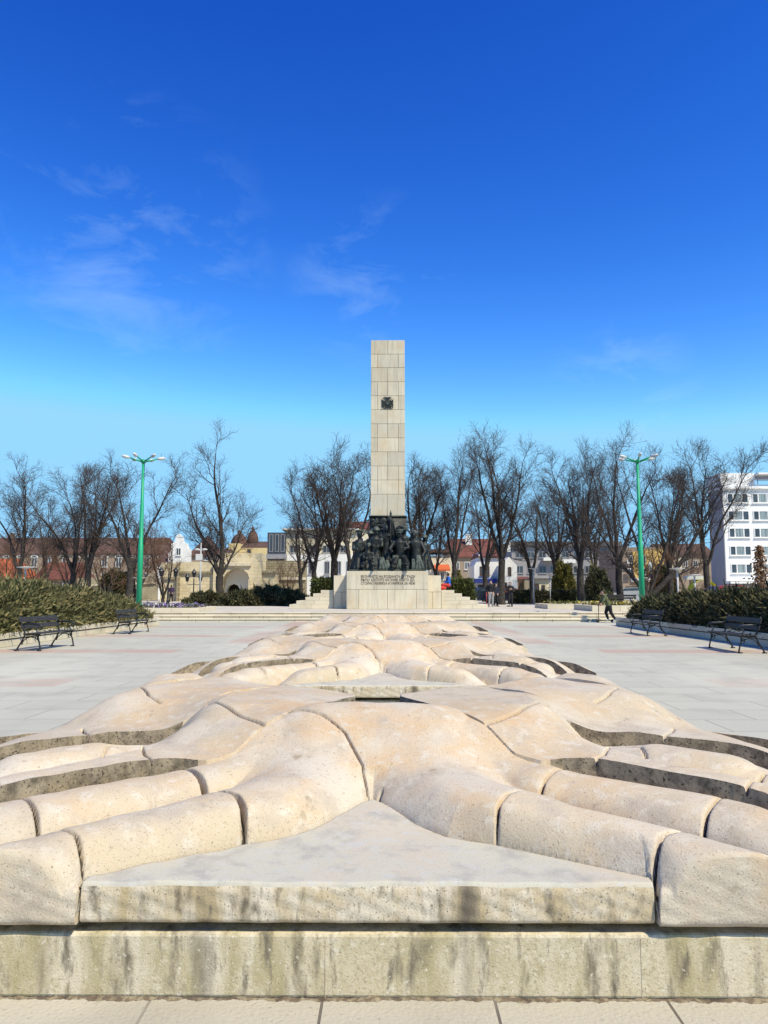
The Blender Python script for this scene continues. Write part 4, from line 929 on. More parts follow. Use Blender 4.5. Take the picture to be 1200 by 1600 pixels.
def tree_meshes(seed, H=14, limbs=None, r0=.28, fork=.24, droop=.0, dens=1.0, spread=1.0, fine=True):
    g = np.random.default_rng(seed)
    def grow(p, d, L, r, k, wob, trop, r1=.3):
        """vectorised: p, d (B,3), L, r (B,)"""
        B = len(p); P = np.empty((B, k, 3)); P[:, 0] = p; D = d.copy()
        for i in range(1, k):
            D = D + g.normal(0, wob, (B, 3)); D[:, 2] += trop; D /= np.linalg.norm(D, axis=1)[:, None]
            P[:, i] = P[:, i-1] + D*(L/(k-1))[:, None]
        t = np.linspace(0, 1, k); Rr = r[:, None]*(1-(1-r1)*t)[None]
        return P, Rr
    def kids_of(P, Rr, per, t0, t1, ang, Lf, rf):
        B, k, _ = P.shape
        t = np.tile(np.linspace(t0, t1, per), (B, 1)) + g.normal(0, .5/per*(t1-t0), (B, per)); t = np.clip(t, .03, 1)
        f = t*(k-1); i = np.minimum(f.astype(int), k-2); w = f-i; bi = np.arange(B)[:, None]
        p = P[bi, i]*(1-w)[..., None] + P[bi, i+1]*w[..., None]; d = P[bi, i+1]-P[bi, i]; d /= np.linalg.norm(d, axis=2)[..., None]
        r = Rr[bi, i]*(1-w) + Rr[bi, i+1]*w
        x = g.normal(0, 1, d.shape); x -= (x*d).sum(-1)[..., None]*d; x /= np.linalg.norm(x, axis=2)[..., None]
        a = np.radians(ang*(.6+.8*g.random(t.shape)))
        dd = d*np.cos(a)[..., None] + x*np.sin(a)[..., None]
        Lc = Lf*(1.15-.65*t)*(.55+.8*g.random(t.shape))
        return p.reshape(-1, 3), dd.reshape(-1, 3), Lc.reshape(-1), (r*rf).reshape(-1)
    tv, tf = [], []; cv, cf = [], []
    def put(P, Rr, n, v, f):
        V, F = tubes_np(P, Rr, n); F = F + sum(len(q) for q in v); v.append(V); f.append(F)
    k0 = 7; ht = fork*H
    P = np.zeros((1, k0, 3)); P[0, :, 2] = np.linspace(-.3, ht, k0); P[0, 1:, :2] += g.normal(0, .05, (k0-1, 2)).cumsum(0)*.6
    Rr = r0*np.array([[1.5, 1.2, 1.05, 1.0, .96, .95, .92]]); put(P, Rr, 12, tv, tf)
    top = P[0, -1]
    if limbs is None:
        nl = g.integers(3, 5); az = g.random()*6.28 + np.arange(nl)*6.28/nl + g.normal(0, .3, nl)
        limbs = [(math.cos(a)*math.tan(R(12+14*g.random()))*spread, math.sin(a)*math.tan(R(12+12*g.random()))*spread, .70+.2*g.random(), .75+.2*g.random()) for a in az]
    d = np.array([[l[0], l[1], 1.] for l in limbs]); d /= np.linalg.norm(d, axis=1)[:, None]
    p = np.tile(top-[0, 0, .15], (len(limbs), 1)); L = np.array([l[2]*(H-ht)*1.05 for l in limbs]); r = np.array([r0*.74*l[3] for l in limbs])
    P1, R1 = grow(p, d, L, r, 12, .075, .05, .13); put(P1, R1, 9, tv, tf)
    a = kids_of(P1, R1, int(10*dens), .16, .98, 42, .27*H, .50); P2, R2 = grow(a[0], a[1], a[2], np.maximum(a[3], .032), 8, .10, .09-droop, .25); put(P2, R2, 6, cv, cf)
    a = kids_of(P2, R2, int(8*dens), .2, .98, 44, .125*H, .55); P3, R3 = grow(a[0], a[1], a[2], np.maximum(a[3], .0165), 5, .13, .10-droop, .35); put(P3, R3, 4, cv, cf)
    a = kids_of(P3, R3, 6, .15, 1.0, 46, .062*H, .62); P4, R4 = grow(a[0], a[1], a[2], np.maximum(a[3], .0105), 4, .18, .10-droop, .45); put(P4, R4, 3, cv, cf)
    if fine:
        a = kids_of(P4, R4, 2, .35, 1.0, 42, .036*H, .7); P5, R5 = grow(a[0], a[1], a[2], np.maximum(a[3], .0075), 3, .2, .08-droop, .6); put(P5, R5, 3, cv, cf)
    return (np.concatenate(tv), np.concatenate(tf)), (np.concatenate(cv), np.concatenate(cf))
TREES = {}
def tree_kind(key, tw='twig', **k):
    (tv, tf), (cv, cf) = tree_meshes(**k); TREES[key] = (tv, tf, cv, cf, k.get('H', 14), tw, [None])
def tree(key, px, ytop, Y, label, rz=0, zb=TZ, name='bare_tree', cat='tree', group='bare trees beyond the monument', wide=1.0):
    tv, tf, cv, cf, H, tw, cache = TREES[key]
    p = at(px, 930, Y); hgt = at(px, ytop, Y).z-zb; s = hgt/max(tv[:, 2].max(), cv[:, 2].max())
    if cache[0] is None:
        r_ = thing(name, (p.x, Y, zb), label, cat, group, rz); np_mesh('trunk', tv, tf, M['bark'], r_, True); np_mesh('crown', cv, cf, M[tw], r_, False); cache[0] = r_
        r_.scale = (s*wide, s*wide, s)
    else:
        r_ = dup(cache[0], (p.x, Y, zb), rz, label, (s*wide, s*wide, s)); r_.name = name; r_['group'] = group
    return r_
tree_kind('fork', seed=3, H=16, r0=.36, fork=.19, limbs=[(-.26, .06, .74, .72), (.14, -.05, 1.0, .95), (.52, .2, .48, .5), (-.75, .1, .34, .42)])
tree_kind('A', seed=11, H=14); tree_kind('B', seed=12, H=14, spread=.8); tree_kind('C', seed=23, H=14, spread=1.25, dens=1.1)
tree_kind('D', seed=31, H=15, limbs=[(-.30, .05, .95, .85), (.12, .1, 1.0, .95), (.34, -.1, .85, .75), (-.05, -.2, .9, .7)], fork=.28, r0=.33)
tree_kind('E', seed=42, H=13, spread=.7, fork=.3)
tree_kind('V', seed=57, H=14, limbs=[(-.62, .1, .70, .85), (-.15, .2, .95, .7), (.95, -.1, 1.05, 1.0), (.35, .1, .85, .6)], fork=.06, r0=.40, dens=1.15)
tree_kind('W', seed=64, H=14, spread=.75, dens=1.2, r0=.36)
tree_kind('red', tw='twig_red', seed=77, H=8, fork=.08, spread=2.0, r0=.16, dens=.9, fine=False)
T = [('C', 28, 712, 58, 'bare spreading tree nearest the left edge of the photo, rising over the juniper bank', .4, 1.0),
     ('A', 112, 718, 62, 'bare tree second from the left edge, over the brick red roof', 1.9, 1.0), ('W', 137, 714, 60, 'bare dense dark trunked tree third from the left edge', .3, .9),
     ('B', 203, 697, 56, 'bare tree rising right behind the left green lamp post', 2.2, 1.15), ('C', 72, 760, 84, 'smaller bare tree in the back row between the two leftmost trees', 4, 1.0),
     ('fork', 343, 647, 64, 'big bare forked tree standing alone before the stone gate', 0, 1.22),
     ('A', 492, 722, 64, 'bare tree in front of the modern building, left end of its clump', 3.6, 1.05), ('E', 521, 698, 66, 'bare tree in the middle of the clump left of the obelisk', 1.0, 1.2),
     ('B', 546, 682, 63, 'bare tree whose crown touches the left side of the obelisk', .2, .95),
     ('E', 655, 702, 62, 'bare tree closest to the right side of the obelisk', 2.6, 1.2), ('D', 712, 682, 60, 'bare tree forking low right of the obelisk, over the clipped hedge', 2.9, .85),
     ('D', 783, 644, 62, 'tallest bare tree right of the obelisk, behind the standing boys', 0, 1.0), ('A', 832, 735, 66, 'shorter bare tree just right of the tallest one', 2.4, 1.05),
     ('W', 908, 695, 60, 'thick dark bare tree between the tallest one and the right lamp post', 1.4, .95), ('B', 968, 664, 64, 'bare tree rising left of the right green lamp post', 4.2, 1.0),
     ('V', 1013, 694, 56, 'bare tree splitting into wide leaning limbs behind the right lamp post', 0, 1.0), ('C', 1107, 664, 58, 'tall dark bare tree before the left corner of the white hotel', 3.0, .95),
     ('W', 1048, 716, 74, 'bare tree in the back row right of the right lamp post', 5.0, .9), ('C', 930, 742, 82, 'bare tree in the back row behind the large evergreen bush', 2.0, 1.0),
     ('A', 758, 722, 80, 'bare tree in the back row just left of the tallest one', 5.2, 1.0), ('E', 868, 750, 84, 'slim bare tree in the back row behind the yellowish conifer', .8, 1.2),
     ('B', 682, 752, 84, 'bare tree in the back row above the orange awning', 3.3, 1.0), ('A', 470, 762, 80, 'bare tree in the back row above the cream part of the modern building', 4.4, 1.0)]
for key, px, yt, Y, lab, rz, wd in T: tree(key, px, yt, Y, lab, rz, wide=wd)
for px, yt, Y, lab, rz in [(165, 815, 72, 'low reddish bare shrub tree left of the left green lamp post', .5), (255, 805, 74, 'low reddish bare shrub tree before the white stepped gable', 2.5), (60, 830, 75, 'low reddish bare shrub tree before the bright orange roof', 1.2),
                           (18, 822, 70, 'low reddish bare shrub tree at the left edge behind the juniper bank', 2.2), (112, 818, 74, 'low reddish bare shrub tree over the brick red roof', 3.7), (212, 812, 78, 'low reddish bare shrub tree right behind the left green lamp post', 5.1),
                           (450, 868, 78, 'low leaning bare shrub against the wall right of the gate', 3.0), (1075, 835, 70, 'low reddish bare shrub tree by the yellow green awning', .2), (1010, 850, 74, 'low reddish bare shrub tree behind the leaning limbs', 4.0)]:
    tree('red', px, yt, Y, lab, rz, name='bare_shrub_tree', cat='shrub tree', group='low bare shrub trees')
# young tree that kept its dry leaves
q = at(1190, 930, 46); r_ = thing('leafy_tree', (q.x, 46, TZ), 'young tree with dry brown leaves before the white hotel at the right edge', 'tree'); h = at(1190, 856, 46).z-TZ
MB().tube([(0, 0, 0), (.04, 0, h*.5), (0, 0, h*.95)], [.06, .045, .015], 8).build('trunk', M['bark'], r_, True)
n = 900; tt = rng.random(n); P = np.stack([rng.normal(0, .28, n)*(1.1-tt*.8), rng.normal(0, .28, n)*(1.1-tt*.8), h*(.25+.78*tt)], 1); sprays('crown', P, rng.normal(0, 1, (n, 3)), .17, .06, M['brown_leaf'], r_, up=-.3)

# ------------------------------------------------------------------ buildings
WH = plaster('white_render', (.74, .72, .68)); CR = plaster('cream_render', (.66, .58, .42)); YE = plaster('yellow_render', (.55, .36, .12)); GR = plaster('grey_render', (.30, .29, .30)); DK = plaster('dark_cladding', (.075, .085, .10)); OC = plaster('pale_ochre_render', (.62, .48, .24)); TAN = plaster('brown_render', (.30, .23, .17))
RO = rooft('bright_orange_tiles', (.46, .12, .045)); RB = rooft('brick_red_tiles', (.17, .06, .042)); RW = rooft('weathered_brown_tiles', (.12, .068, .05)); RGY = rooft('grey_roofing', (.15, .14, .14))
ORG = cloth('orange_awning_cloth', (.55, .12, .04)); BLU = cloth('blue_awning_cloth', (.03, .05, .22)); LIME = cloth('yellow_green_awning_cloth', (.60, .62, .03)); PVC = mat('white_window_frames', (.66, .65, .62), .5, noise=(9, (.58, .57, .54), .5, .8)); BRN = mat('brown_timber', (.10, .05, .03), .7, noise=(9, (.14, .075, .045), .4, .7))
def building(name, Y, zb, label, cat='building', group=None):
    r_ = thing(name, (0, Y, zb), label, cat, group); return r_
def bx(r_, px0, px1, yt, yb, dy0=0, depth=8, m=None, nm='wall'):
    Y = r_.location.y + dy0; a = at(px0, yt, Y); b = at(px1, yb, Y); zb = 0 if yb is None or yb > 935 else b.z-r_.location.z
    a0 = at(px0, 900, Y).x; b0 = at(px1, 900, Y).x
    return MB().bb(a0, b0, dy0, dy0+depth, zb, at((px0+px1)/2, yt, Y).z-r_.location.z).build(nm, m, r_)
def win(r_, px0, px1, yt, yb, dy0=0, frame=None, pane='glass', bars=1, sill=True, arch=False):
    Y = r_.location.y + dy0; x0 = at(px0, 900, Y).x; x1 = at(px1, 900, Y).x; z1 = at(600, yt, Y).z-r_.location.z; z0 = at(600, yb, Y).z-r_.location.z
    t = min(.09, (x1-x0)*.08+.03); m = MB()
    m.bb(x0, x0+t, dy0-.07, dy0+.05, z0, z1); m.bb(x1-t, x1, dy0-.07, dy0+.05, z0, z1); m.bb(x0+t, x1-t, dy0-.068, dy0+.05, z1-t, z1); m.bb(x0+t, x1-t, dy0-.068, dy0+.05, z0, z0+t)
    for k in range(bars): xx = x0+(x1-x0)*(k+1)/(bars+1); m.bb(xx-t*.4, xx+t*.4, dy0-.06, dy0+.05, z0+t, z1-t)
    if sill: m.bb(x0-.08, x1+.08, dy0-.16, dy0-.07, z0-.06, z0+.02)
    f = m.build('window', frame or PVC, r_)
    MB().bb(x0+.01, x1-.01, dy0-.03, dy0+.04, z0+.01, z1-.01).build('pane', M[pane], f)
    return f
def gable(r_, px0, px1, ye, yr, dy0=0, depth=8, m=None, nm='roof', side=False, over=.35, hip=0):
    """pitched roof; ridge along x unless side"""
    Y = r_.location.y + dy0; x0 = at(px0, 900, Y).x-over; x1 = at(px1, 900, Y).x+over; z0 = at(600, ye, Y).z-r_.location.z; z1 = at(600, yr, Y + (0 if side else depth/2)).z-r_.location.z
    y0, y1 = dy0-over, dy0+depth+over; mb = MB()
    if side:
        xm = (x0+x1)/2; mb.prismY([(x0, z0-.02), (x1, z0-.02), (x1, z0+.12), (xm, z1+.12), (x0, z0+.12)], y0, y1)
    else:
        ym = (y0+y1)/2; hx = hip*(x1-x0)*.5
        mb.add([(x0, y0, z0), (x1, y0, z0), (x1, y1, z0), (x0, y1, z0), (x0+hx, ym, z1), (x1-hx, ym, z1), (x0, y0, z0+.12), (x1, y0, z0+.12), (x1, y1, z0+.12), (x0, y1, z0+.12)],
               [(0, 3, 2, 1), (0, 1, 7, 6), (1, 2, 8, 7), (2, 3, 9, 8), (3, 0, 6, 9), (6, 7, 5, 4), (7, 8, 5), (8, 9, 4, 5), (9, 6, 4)])
    return mb.build(nm, m or RB, r_)
def chimney(roof, px, yt, yb, Y, root, w=.7, m=None):
    a = at(px, yt, Y); b = at(px, yb, Y); mb = MB().bb(a.x-w/2, a.x+w/2, Y-root.location.y-.3, Y-root.location.y+.3, b.z-root.location.z, a.z-root.location.z); mb.bb(a.x-w/2-.06, a.x+w/2+.06, Y-root.location.y-.36, Y-root.location.y+.36, a.z-root.location.z, a.z-root.location.z+.12)
    return mb.build('chimney', m or TAN, roof)
# left: low houses behind the juniper bank
b = building('house', 100, TZ, 'low house with a bright orange tiled roof at the left edge', 'house'); bx(b, -70, 20, 903, 940, 0, 8, TAN); gable(b, -72, 18, 904, 873, 0, 8, RO, hip=.35); win(b, -30, -15, 910, 930); win(b, 2, 12, 910, 930)
b = building('house', 104, TZ, 'low house with a brick red tiled roof between the leftmost trunks', 'house'); bx(b, 55, 112, 905, 940, 0, 8, TAN); rf = gable(b, 54, 112, 906, 878, 0, 8, RB, hip=.2); chimney(rf, 92, 872, 884, 108, b)
for x in (60, 80, 98): win(b, x, x+9, 911, 928)
b = building('long_house', 140, TZ, 'long old house with a weathered brown roof and arched white window frames', 'house'); bx(b, -60, 262, 864, 940, 0, 12, TAN); rf = gable(b, -60, 262, 866, 840, 0, 12, RW, hip=.1); chimney(rf, 20, 834, 850, 146, b); chimney(rf, 150, 834, 850, 146, b)
for k, x in enumerate(range(-40, 250, 22)):
    f = win(b, x, x+9, 871, 886, 0); 
    Yq = 140; xm = at(x+4.5, 900, Yq).x; zt = at(600, 871, Yq).z-TZ; MB().tube([(xm+.6*math.cos(t), -.08, zt+.45*math.sin(t)) for t in np.linspace(0, math.pi, 9)], .13, 6).build('arch_trim', WH, f)
    win(b, x, x+9, 895, 915, 0)
b = building('gabled_house', 110, TZ, 'white house with a stepped baroque gable left of the forked tree', 'house'); bx(b, 246, 293, 880, 940, 0, 10, WH)
def prof(r_, pts, dy, dep, nm, m):
    Y = r_.location.y+dy; return MB().prismY([(at(x, 900, Y).x, at(600, y, Y).z-r_.location.z) for x, y in pts], dy, dy+dep).build(nm, m, r_)
prof(b, [(262, 879), (295, 879), (295, 857), (291, 856), (290, 849), (284, 847), (282, 838), (277, 834), (273, 838), (272, 846), (266, 850), (265, 862), (262, 864)], -.05, 1.2, 'gable', WH); gable(b, 246, 262, 880, 864, .1, 9, RW)
win(b, 274, 282, 856, 868, -.05); win(b, 250, 257, 862-2+22, 894, 0)
# fortress wall with its gate
b = building('stone_gate', 84, TZ, 'pale ashlar city gate with battlements and a round arch over a dark tunnel', 'gate')
wl = prof(b, [(251, 942), (251, 879), (278, 879), (278, 878), (333, 878), (333, 942)], 0, 2.5, 'wall', M['ashlar'])
prof(b, [(333, 942), (333, 879), (342, 879), (342, 864), (354, 864), (354, 871), (359, 871), (359, 864), (371, 864), (371, 871), (376, 871), (376, 864), (388, 864), (388, 871), (392, 871), (392, 864), (408, 864), (408, 876), (408, 942), (390, 942), (390, 905), (387, 896), (380, 890), (371, 888), (362, 890), (354, 895), (349, 903), (347, 912), (347, 942)], -.5, 3.2, 'gatehouse', M['ashlar'])
prof(b, [(345, 884), (392, 884), (392, 880), (345, 880)], -.75, .24, 'cornice', M['granite']); prof(b, [(388, 942), (388, 905), (392, 905), (392, 942)], -.85, .34, 'buttress', M['ashlar'])
bk = prof(b, [(347, 942), (347, 886), (391, 886), (391, 942), (376, 942), (376, 922), (372, 915), (365, 912), (358, 915), (354, 922), (354, 942)], 1.2, 1.0, 'tunnel_front', WH)
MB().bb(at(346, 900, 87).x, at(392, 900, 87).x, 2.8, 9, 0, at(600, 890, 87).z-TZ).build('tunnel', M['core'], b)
prof(b, [(392, 942), (392, 893), (431, 893), (431, 942)], .2, 2.2, 'wing_wall', M['ashlar']); prof(b, [(391, 895), (432, 895), (432, 891.5), (391, 891.5)], -.1, 2.8, 'wing_coping', M['rubble'])
prof(b, [(276, 895.5), (334, 895.5), (334, 892.5), (276, 892.5)], -.25, .24, 'string_course', M['rubble']); prof(b, [(253, 905), (277, 905), (277, 901.5), (253, 901.5)], -.25, .24, 'string_course', M['rubble'])
prof(b, [(276, 942), (276, 879), (279.5, 879), (279.5, 942)], -.5, .49, 'pilaster', M['rubble'])
b = building('stone_wall', 88, TZ, 'dark rubble wall running right of the gate towards the stairs', 'wall'); prof(b, [(404, 942), (404, 876), (478, 876), (478, 942)], 0, 1.2, 'wall', M['rubble']); prof(b, [(430, 906), (478, 906), (478, 902), (430, 902)], -.2, .19, 'coping', M['granite'])
b = building('stone_wall', 90, TZ, 'low rubble wall running left of the gate behind the left lamp post', 'wall'); prof(b, [(120, 942), (120, 903), (243, 899), (243, 942)], 0, 1.2, 'wall', M['rubble']); prof(b, [(120, 916), (243, 912), (243, 910), (120, 914)], -.2, .19, 'coping', M['granite'])
b = building('chapel', 125, TZ, 'yellow turreted chapel with a brown dome rising behind the gate', 'chapel'); bx(b, 352, 418, 856, 940, 0, 12, OC); bx(b, 356, 373, 849, 940, -.6, 5, OC, 'turret'); win(b, 386, 391, 858, 864, 0, BRN); win(b, 361, 364, 861, 866, -.6, BRN, sill=False)
for x, y0, y1, w_ in ((374, 828, 851, 13.5), (395, 822, 846, 9)):
    c = at(x, y1, 130); rr = w_/1200*130; hh_ = at(x, y0, 130).z-c.z
    d = MB().lathe((c.x, 5, c.z-TZ-1), [(rr, 0), (rr, 1.0), (rr*.95, 1+hh_*.25), (rr*.75, 1+hh_*.5), (rr*.42, 1+hh_*.68), (rr*.2, 1+hh_*.74), (rr*.26, 1+hh_*.8), (rr*.22, 1+hh_*.88), (.05, 1+hh_)], 18).build('dome', RW, b, True)
gable(b, 376, 418, 856, 846, 1, 10, RW, hip=.3)
b = building('brown_roofed_house', 118, TZ, 'small house with a pointed brown roof between the thin white pole and the forked tree', 'house'); bx(b, 294, 345, 868, 940, 0, 9, TAN); gable(b, 296, 330, 869, 838, 0, 9, RW, hip=.9); win(b, 318, 324, 870, 876); gable(b, 330, 350, 868, 858, 0, 8, RW)
# modern building left of the pedestal
b = building('modern_building', 98, TZ, 'modern cream block with a dark glazed left end, behind the clump of trees', 'building')
bx(b, 417, 446, 832, 940, 0, 10, DK); bx(b, 446, 556, 826, 866, .4, 10, CR, 'upper_storey'); bx(b, 444, 556, 866, 940, -.6, 11, WH, 'lower_storey')
for x in (420, 429, 438): win(b, x, x+6, 835, 862, 0, GR, bars=0, sill=False)
prof(b, [(413, 873), (447, 873), (447, 866), (413, 866)], -1.4, 1.3, 'canopy', GR); prof(b, [(440, 828), (560, 828), (560, 825), (440, 825)], -.2, 11, 'parapet', WH)
for x0, x1 in ((452, 469), (478, 496), (504, 522), (531, 546)): win(b, x0, x1, 852, 864, .4, GR, bars=2)
for x in (457, 482, 507, 525, 541): win(b, x, x+8, 877, 897, -.6, GR, bars=1)
b = building('house', 130, TZ, 'house with a red roof showing just left of the bronze soldiers', 'house'); bx(b, 528, 582, 826, 940, 0, 8, CR); gable(b, 528, 582, 827, 815, 0, 8, RB, hip=.3); win(b, 560, 568, 840, 855)
# right of the pedestal
b = building('kiosk', 96, TZ, 'small shop front with an orange awning right of the bronze soldiers', 'shop'); bx(b, 672, 706, 868, 940, 0, 6, CR); prof(b, [(670, 863), (708, 863), (708, 858), (670, 858)], -.4, 6.6, 'roof', RW)
MB().add([(at(679, 900, 95.4).x, -.05, at(600, 882, 96).z-TZ), (at(702, 900, 95.4).x, -.05, at(600, 882, 96).z-TZ), (at(703, 900, 95.4).x, -1.3, at(600, 890, 96).z-TZ), (at(678, 900, 95.4).x, -1.3, at(600, 890, 96).z-TZ),
           (at(703, 900, 95.4).x, -1.3, at(600, 892.5, 96).z-TZ), (at(678, 900, 95.4).x, -1.3, at(600, 892.5, 96).z-TZ)], [(0, 1, 2, 3), (3, 2, 4, 5)]).build('awning', ORG, b)
for x in (681, 688, 695): win(b, x, x+6, 893, 906, 0, bars=1)
b = building('red_roofed_house', 118, TZ, 'large house under a long brick red roof behind the trunks right of the obelisk', 'house'); bx(b, 700, 785, 870, 940, 0, 12, TAN); rf = gable(b, 702, 783, 871, 842, 0, 12, RB, hip=.15); chimney(rf, 732, 836, 852, 122, b, 1.0, WH); chimney(rf, 793, 845, 862, 122, b, .8, WH)
for x in (710, 726, 752, 770): win(b, x, x+8, 878, 890)
b = building('white_gabled_house', 92, TZ, 'white house with a steep pointed gable and a blue awning behind the standing boys', 'house')
prof(b, [(741, 942), (741, 884), (747, 874), (750, 862), (755, 871), (778, 872), (778, 942)], 0, 8, 'wall', WH); gable(b, 752, 778, 871, 864, .05, 8, RB); win(b, 750, 765, 885, 899, 0, BRN, bars=2)
prof(b, [(742, 911), (776, 911), (776, 904), (742, 904)], -1.3, 1.28, 'awning', BLU); win(b, 746, 758, 914, 936, 0, BRN); win(b, 762, 773, 914, 936, 0, BRN)
b = building('white_annex', 90, TZ, 'plain white wall with a pointed gable right of the thick trunk behind the boys', 'house'); prof(b, [(780, 942), (780, 884), (796, 870), (808, 884), (808, 942)], 0, 7, 'wall', WH); win(b, 794, 799, 886, 900, 0, BRN, sill=False); win(b, 785, 792, 910, 940, 0, BRN, sill=False)
b = building('timber_shop', 94, TZ, 'brown timber shop front with a small red roof next to the cream cottage', 'shop'); bx(b, 808, 828, 905, 940, 0, 5, TAN); gable(b, 808, 828, 906, 901, 0, 5, RB, over=.2); 
for x in (810, 819): win(b, x, x+7, 910, 934, 0, BRN, bars=1)
b = building('cottage', 90, TZ, 'small cream cottage with a brown door and window behind the low hedge', 'house'); bx(b, 828, 860, 905, 940, 0, 6, CR); prof(b, [(827, 906), (861, 906), (861, 903.5), (827, 903.5)], -.3, 6.5, 'roof', RGY); win(b, 834, 842, 912, 924, 0, BRN); win(b, 846, 851, 914, 938, 0, BRN, sill=False)
b = building('low_building', 128, TZ, 'long dim flat roofed building behind the trees between the cottage and the yellow block', 'building'); bx(b, 800, 972, 852, 940, 0, 12, GR); prof(b, [(798, 853), (974, 853), (974, 846), (798, 846)], -.6, 13, 'roof', RGY)
for k in range(9): win(b, 806+18*k, 818+18*k, 862, 872, 0, GR, bars=1); win(b, 806+18*k, 818+18*k, 884, 896, 0, GR, bars=1)
prof(b, [(850, 876), (873, 876), (873, 871), (850, 871)], -1.2, 1.19, 'canopy', WH); prof(b, [(880, 880), (900, 880), (900, 874), (880, 874)], -1.2, 1.19, 'canopy', WH)
b = building('yellow_block', 112, TZ, 'yellow building with small signs behind the right green lamp post', 'building'); bx(b, 972, 1058, 855, 940, 0, 12, TAN); prof(b, [(990, 905), (990, 862), (1038, 858), (1038, 905)], -.5, .48, 'yellow_facade', YE)
for x in (981, 1002, 1044): win(b, x, x+8, 868, 880, -.52, bars=1); win(b, x, x+8, 888, 898, -.52, bars=1)
prof(b, [(989, 909), (1040, 909), (1040, 904), (989, 904)], -1.6, 1.0, 'canopy', WH); prof(b, [(1014, 893), (1020, 893), (1020, 878), (1014, 878)], -.9, .2, 'shop_sign', M['lamp_white']); prof(b, [(1015, 902), (1022, 902), (1022, 896), (1015, 896)], -.9, .2, 'shop_sign', BLU)
for x0, x1 in ((1046, 1052), (1061, 1066)): prof(b, [(x0, 895), (x1, 895), (x1, 872), (x0, 872)], -1.0, .3, 'banner', CR)
b = building('far_house_row', 170, TZ, 'row of far houses with brown roofs glimpsed through the trees right of the lamp post', 'house'); bx(b, 1030, 1120, 868, 940, 0, 10, TAN); gable(b, 1030, 1118, 869, 850, 0, 10, RW, hip=.1)
for x in range(1036, 1115, 16): win(b, x, x+7, 876, 886)
# white hotel at the right edge, turned a little so its shaded end wall shows
hx = at(1135, 900, 130); ht = thing('hotel', (hx.x, 130, TZ), 'white hotel with rows of curtained windows and an open roof terrace', 'hotel', rz=R(1))
HW = plaster('hotel_white', (.80, .79, .77)); s_ = 130/1200; hz = lambda y: at(1160, y, 130).z-TZ; hxx = lambda x: (x-1135)*s_
m_ = MB(); m_.bb(0, 28, 0, 5.5, hz(908), hz(757)); m_.build('wall', HW, ht)
MB().bb(-.12, -.01, .03, 5.45, 0, hz(758)).build('end_wall_shade_sheet', GR, ht); MB().bb(-.25, 5.6, -.02, 5.4, hz(757)+.01, hz(739)).build('roof_block', HW, ht); MB().bb(-.1, 28, .6, 5.4, 0, hz(909)).build('ground_storey', GR, ht)  # grey sheet added over the white end wall, its shade put into the colour
m_ = MB(); m_.bb(-.3, 28.3, -.5, 5.45, hz(764), hz(760)); m_.build('cornice', HW, ht)
m_ = MB(); m_.bb(5.62, 28, -1.4, 5.4, hz(742.5), hz(740)); m_.build('pergola_roof', HW, ht)
m_ = MB()
for k in range(9): m_.tube([(6+k*2.4, -.2, hz(757)), (6+k*2.4, -.2, hz(742))], .07, 6)
m_.tube([(5.7, -.2, hz(751)), (28, -.2, hz(751))], .05, 6); m_.build('terrace_railing', GR, ht)
MB().bb(-.5, 28, -2.6, -.02, hz(912), hz(909)).build('entrance_canopy', HW, ht); 
for k, (yt, yb) in enumerate([(771, 786), (798, 813), (825, 840), (853, 868), (881, 896)]):
    off = [0, 1, 2, 3.5, 5][k]*s_*.8
    for j in range(5):
        x0 = .7 + j*4.3 + off*.3; x1 = x0+3.6; z0, z1 = hz(yb), hz(yt); f = MB(); t = .12
        f.bb(x0, x0+t, -.1, .04, z0, z1); f.bb(x1-t, x1, -.1, .04, z0, z1); f.bb(x0+t, x1-t, -.098, .04, z1-t, z1); f.bb(x0+t, x1-t, -.098, .04, z0, z0+t)
        for q in (.28, .70): xx = x0+(x1-x0)*q; f.bb(xx-.09, xx+.09, -.095, .04, z0+t, z1-t)
        f.bb(x0-.1, x1+.1, -.25, -.1, z0-.1, z0); fo = f.build('window', HW, ht)
        MB().bb(x0+.02, x0+(x1-x0)*.28, -.03, .03, z0+.02, z1-.02).build('side_pane', M['glass'], fo); MB().bb(x0+(x1-x0)*.285, x0+(x1-x0)*.695, -.03, .03, z0+.02, z1-.02).build('curtained_pane', M['curtain'], fo); MB().bb(x0+(x1-x0)*.70, x1-.02, -.03, .03, z0+.02, z1-.02).build('side_pane', M['glass'], fo)
# awning and cars glimpsed over the right bank
q = at(1094, 930, 60); r_ = thing('market_awning', (q.x, 60, TZ), 'small yellow green and white awning between dark trunks above the right bank', 'awning'); za = at(1094, 910, 60).z-TZ
mb = MB(); n_ = 10
for i in range(n_): a0, a1 = math.pi*i/n_, math.pi*(i+1)/n_; mb.add([(-.95*math.cos(a0)+.2, -.5, za-.55+.75*math.sin(a0)), (-.95*math.cos(a1)+.2, -.5, za-.55+.75*math.sin(a1)), (-.95*math.cos(a1)+.2, .5, za-.55+.75*math.sin(a1)), (-.95*math.cos(a0)+.2, .5, za-.55+.75*math.sin(a0))], [(0, 1, 2, 3)])
mb.build('canopy', LIME, r_); MB().bb(-1.1, .2, -.3, .4, za+.22, za+.5).build('sign_board', M['lamp_white'], r_)
for s in (-.6, .9): MB().tube([(s, 0, 0), (s, 0, za-.1)], .04, 8).build('post', M['lamp_grey'], r_)
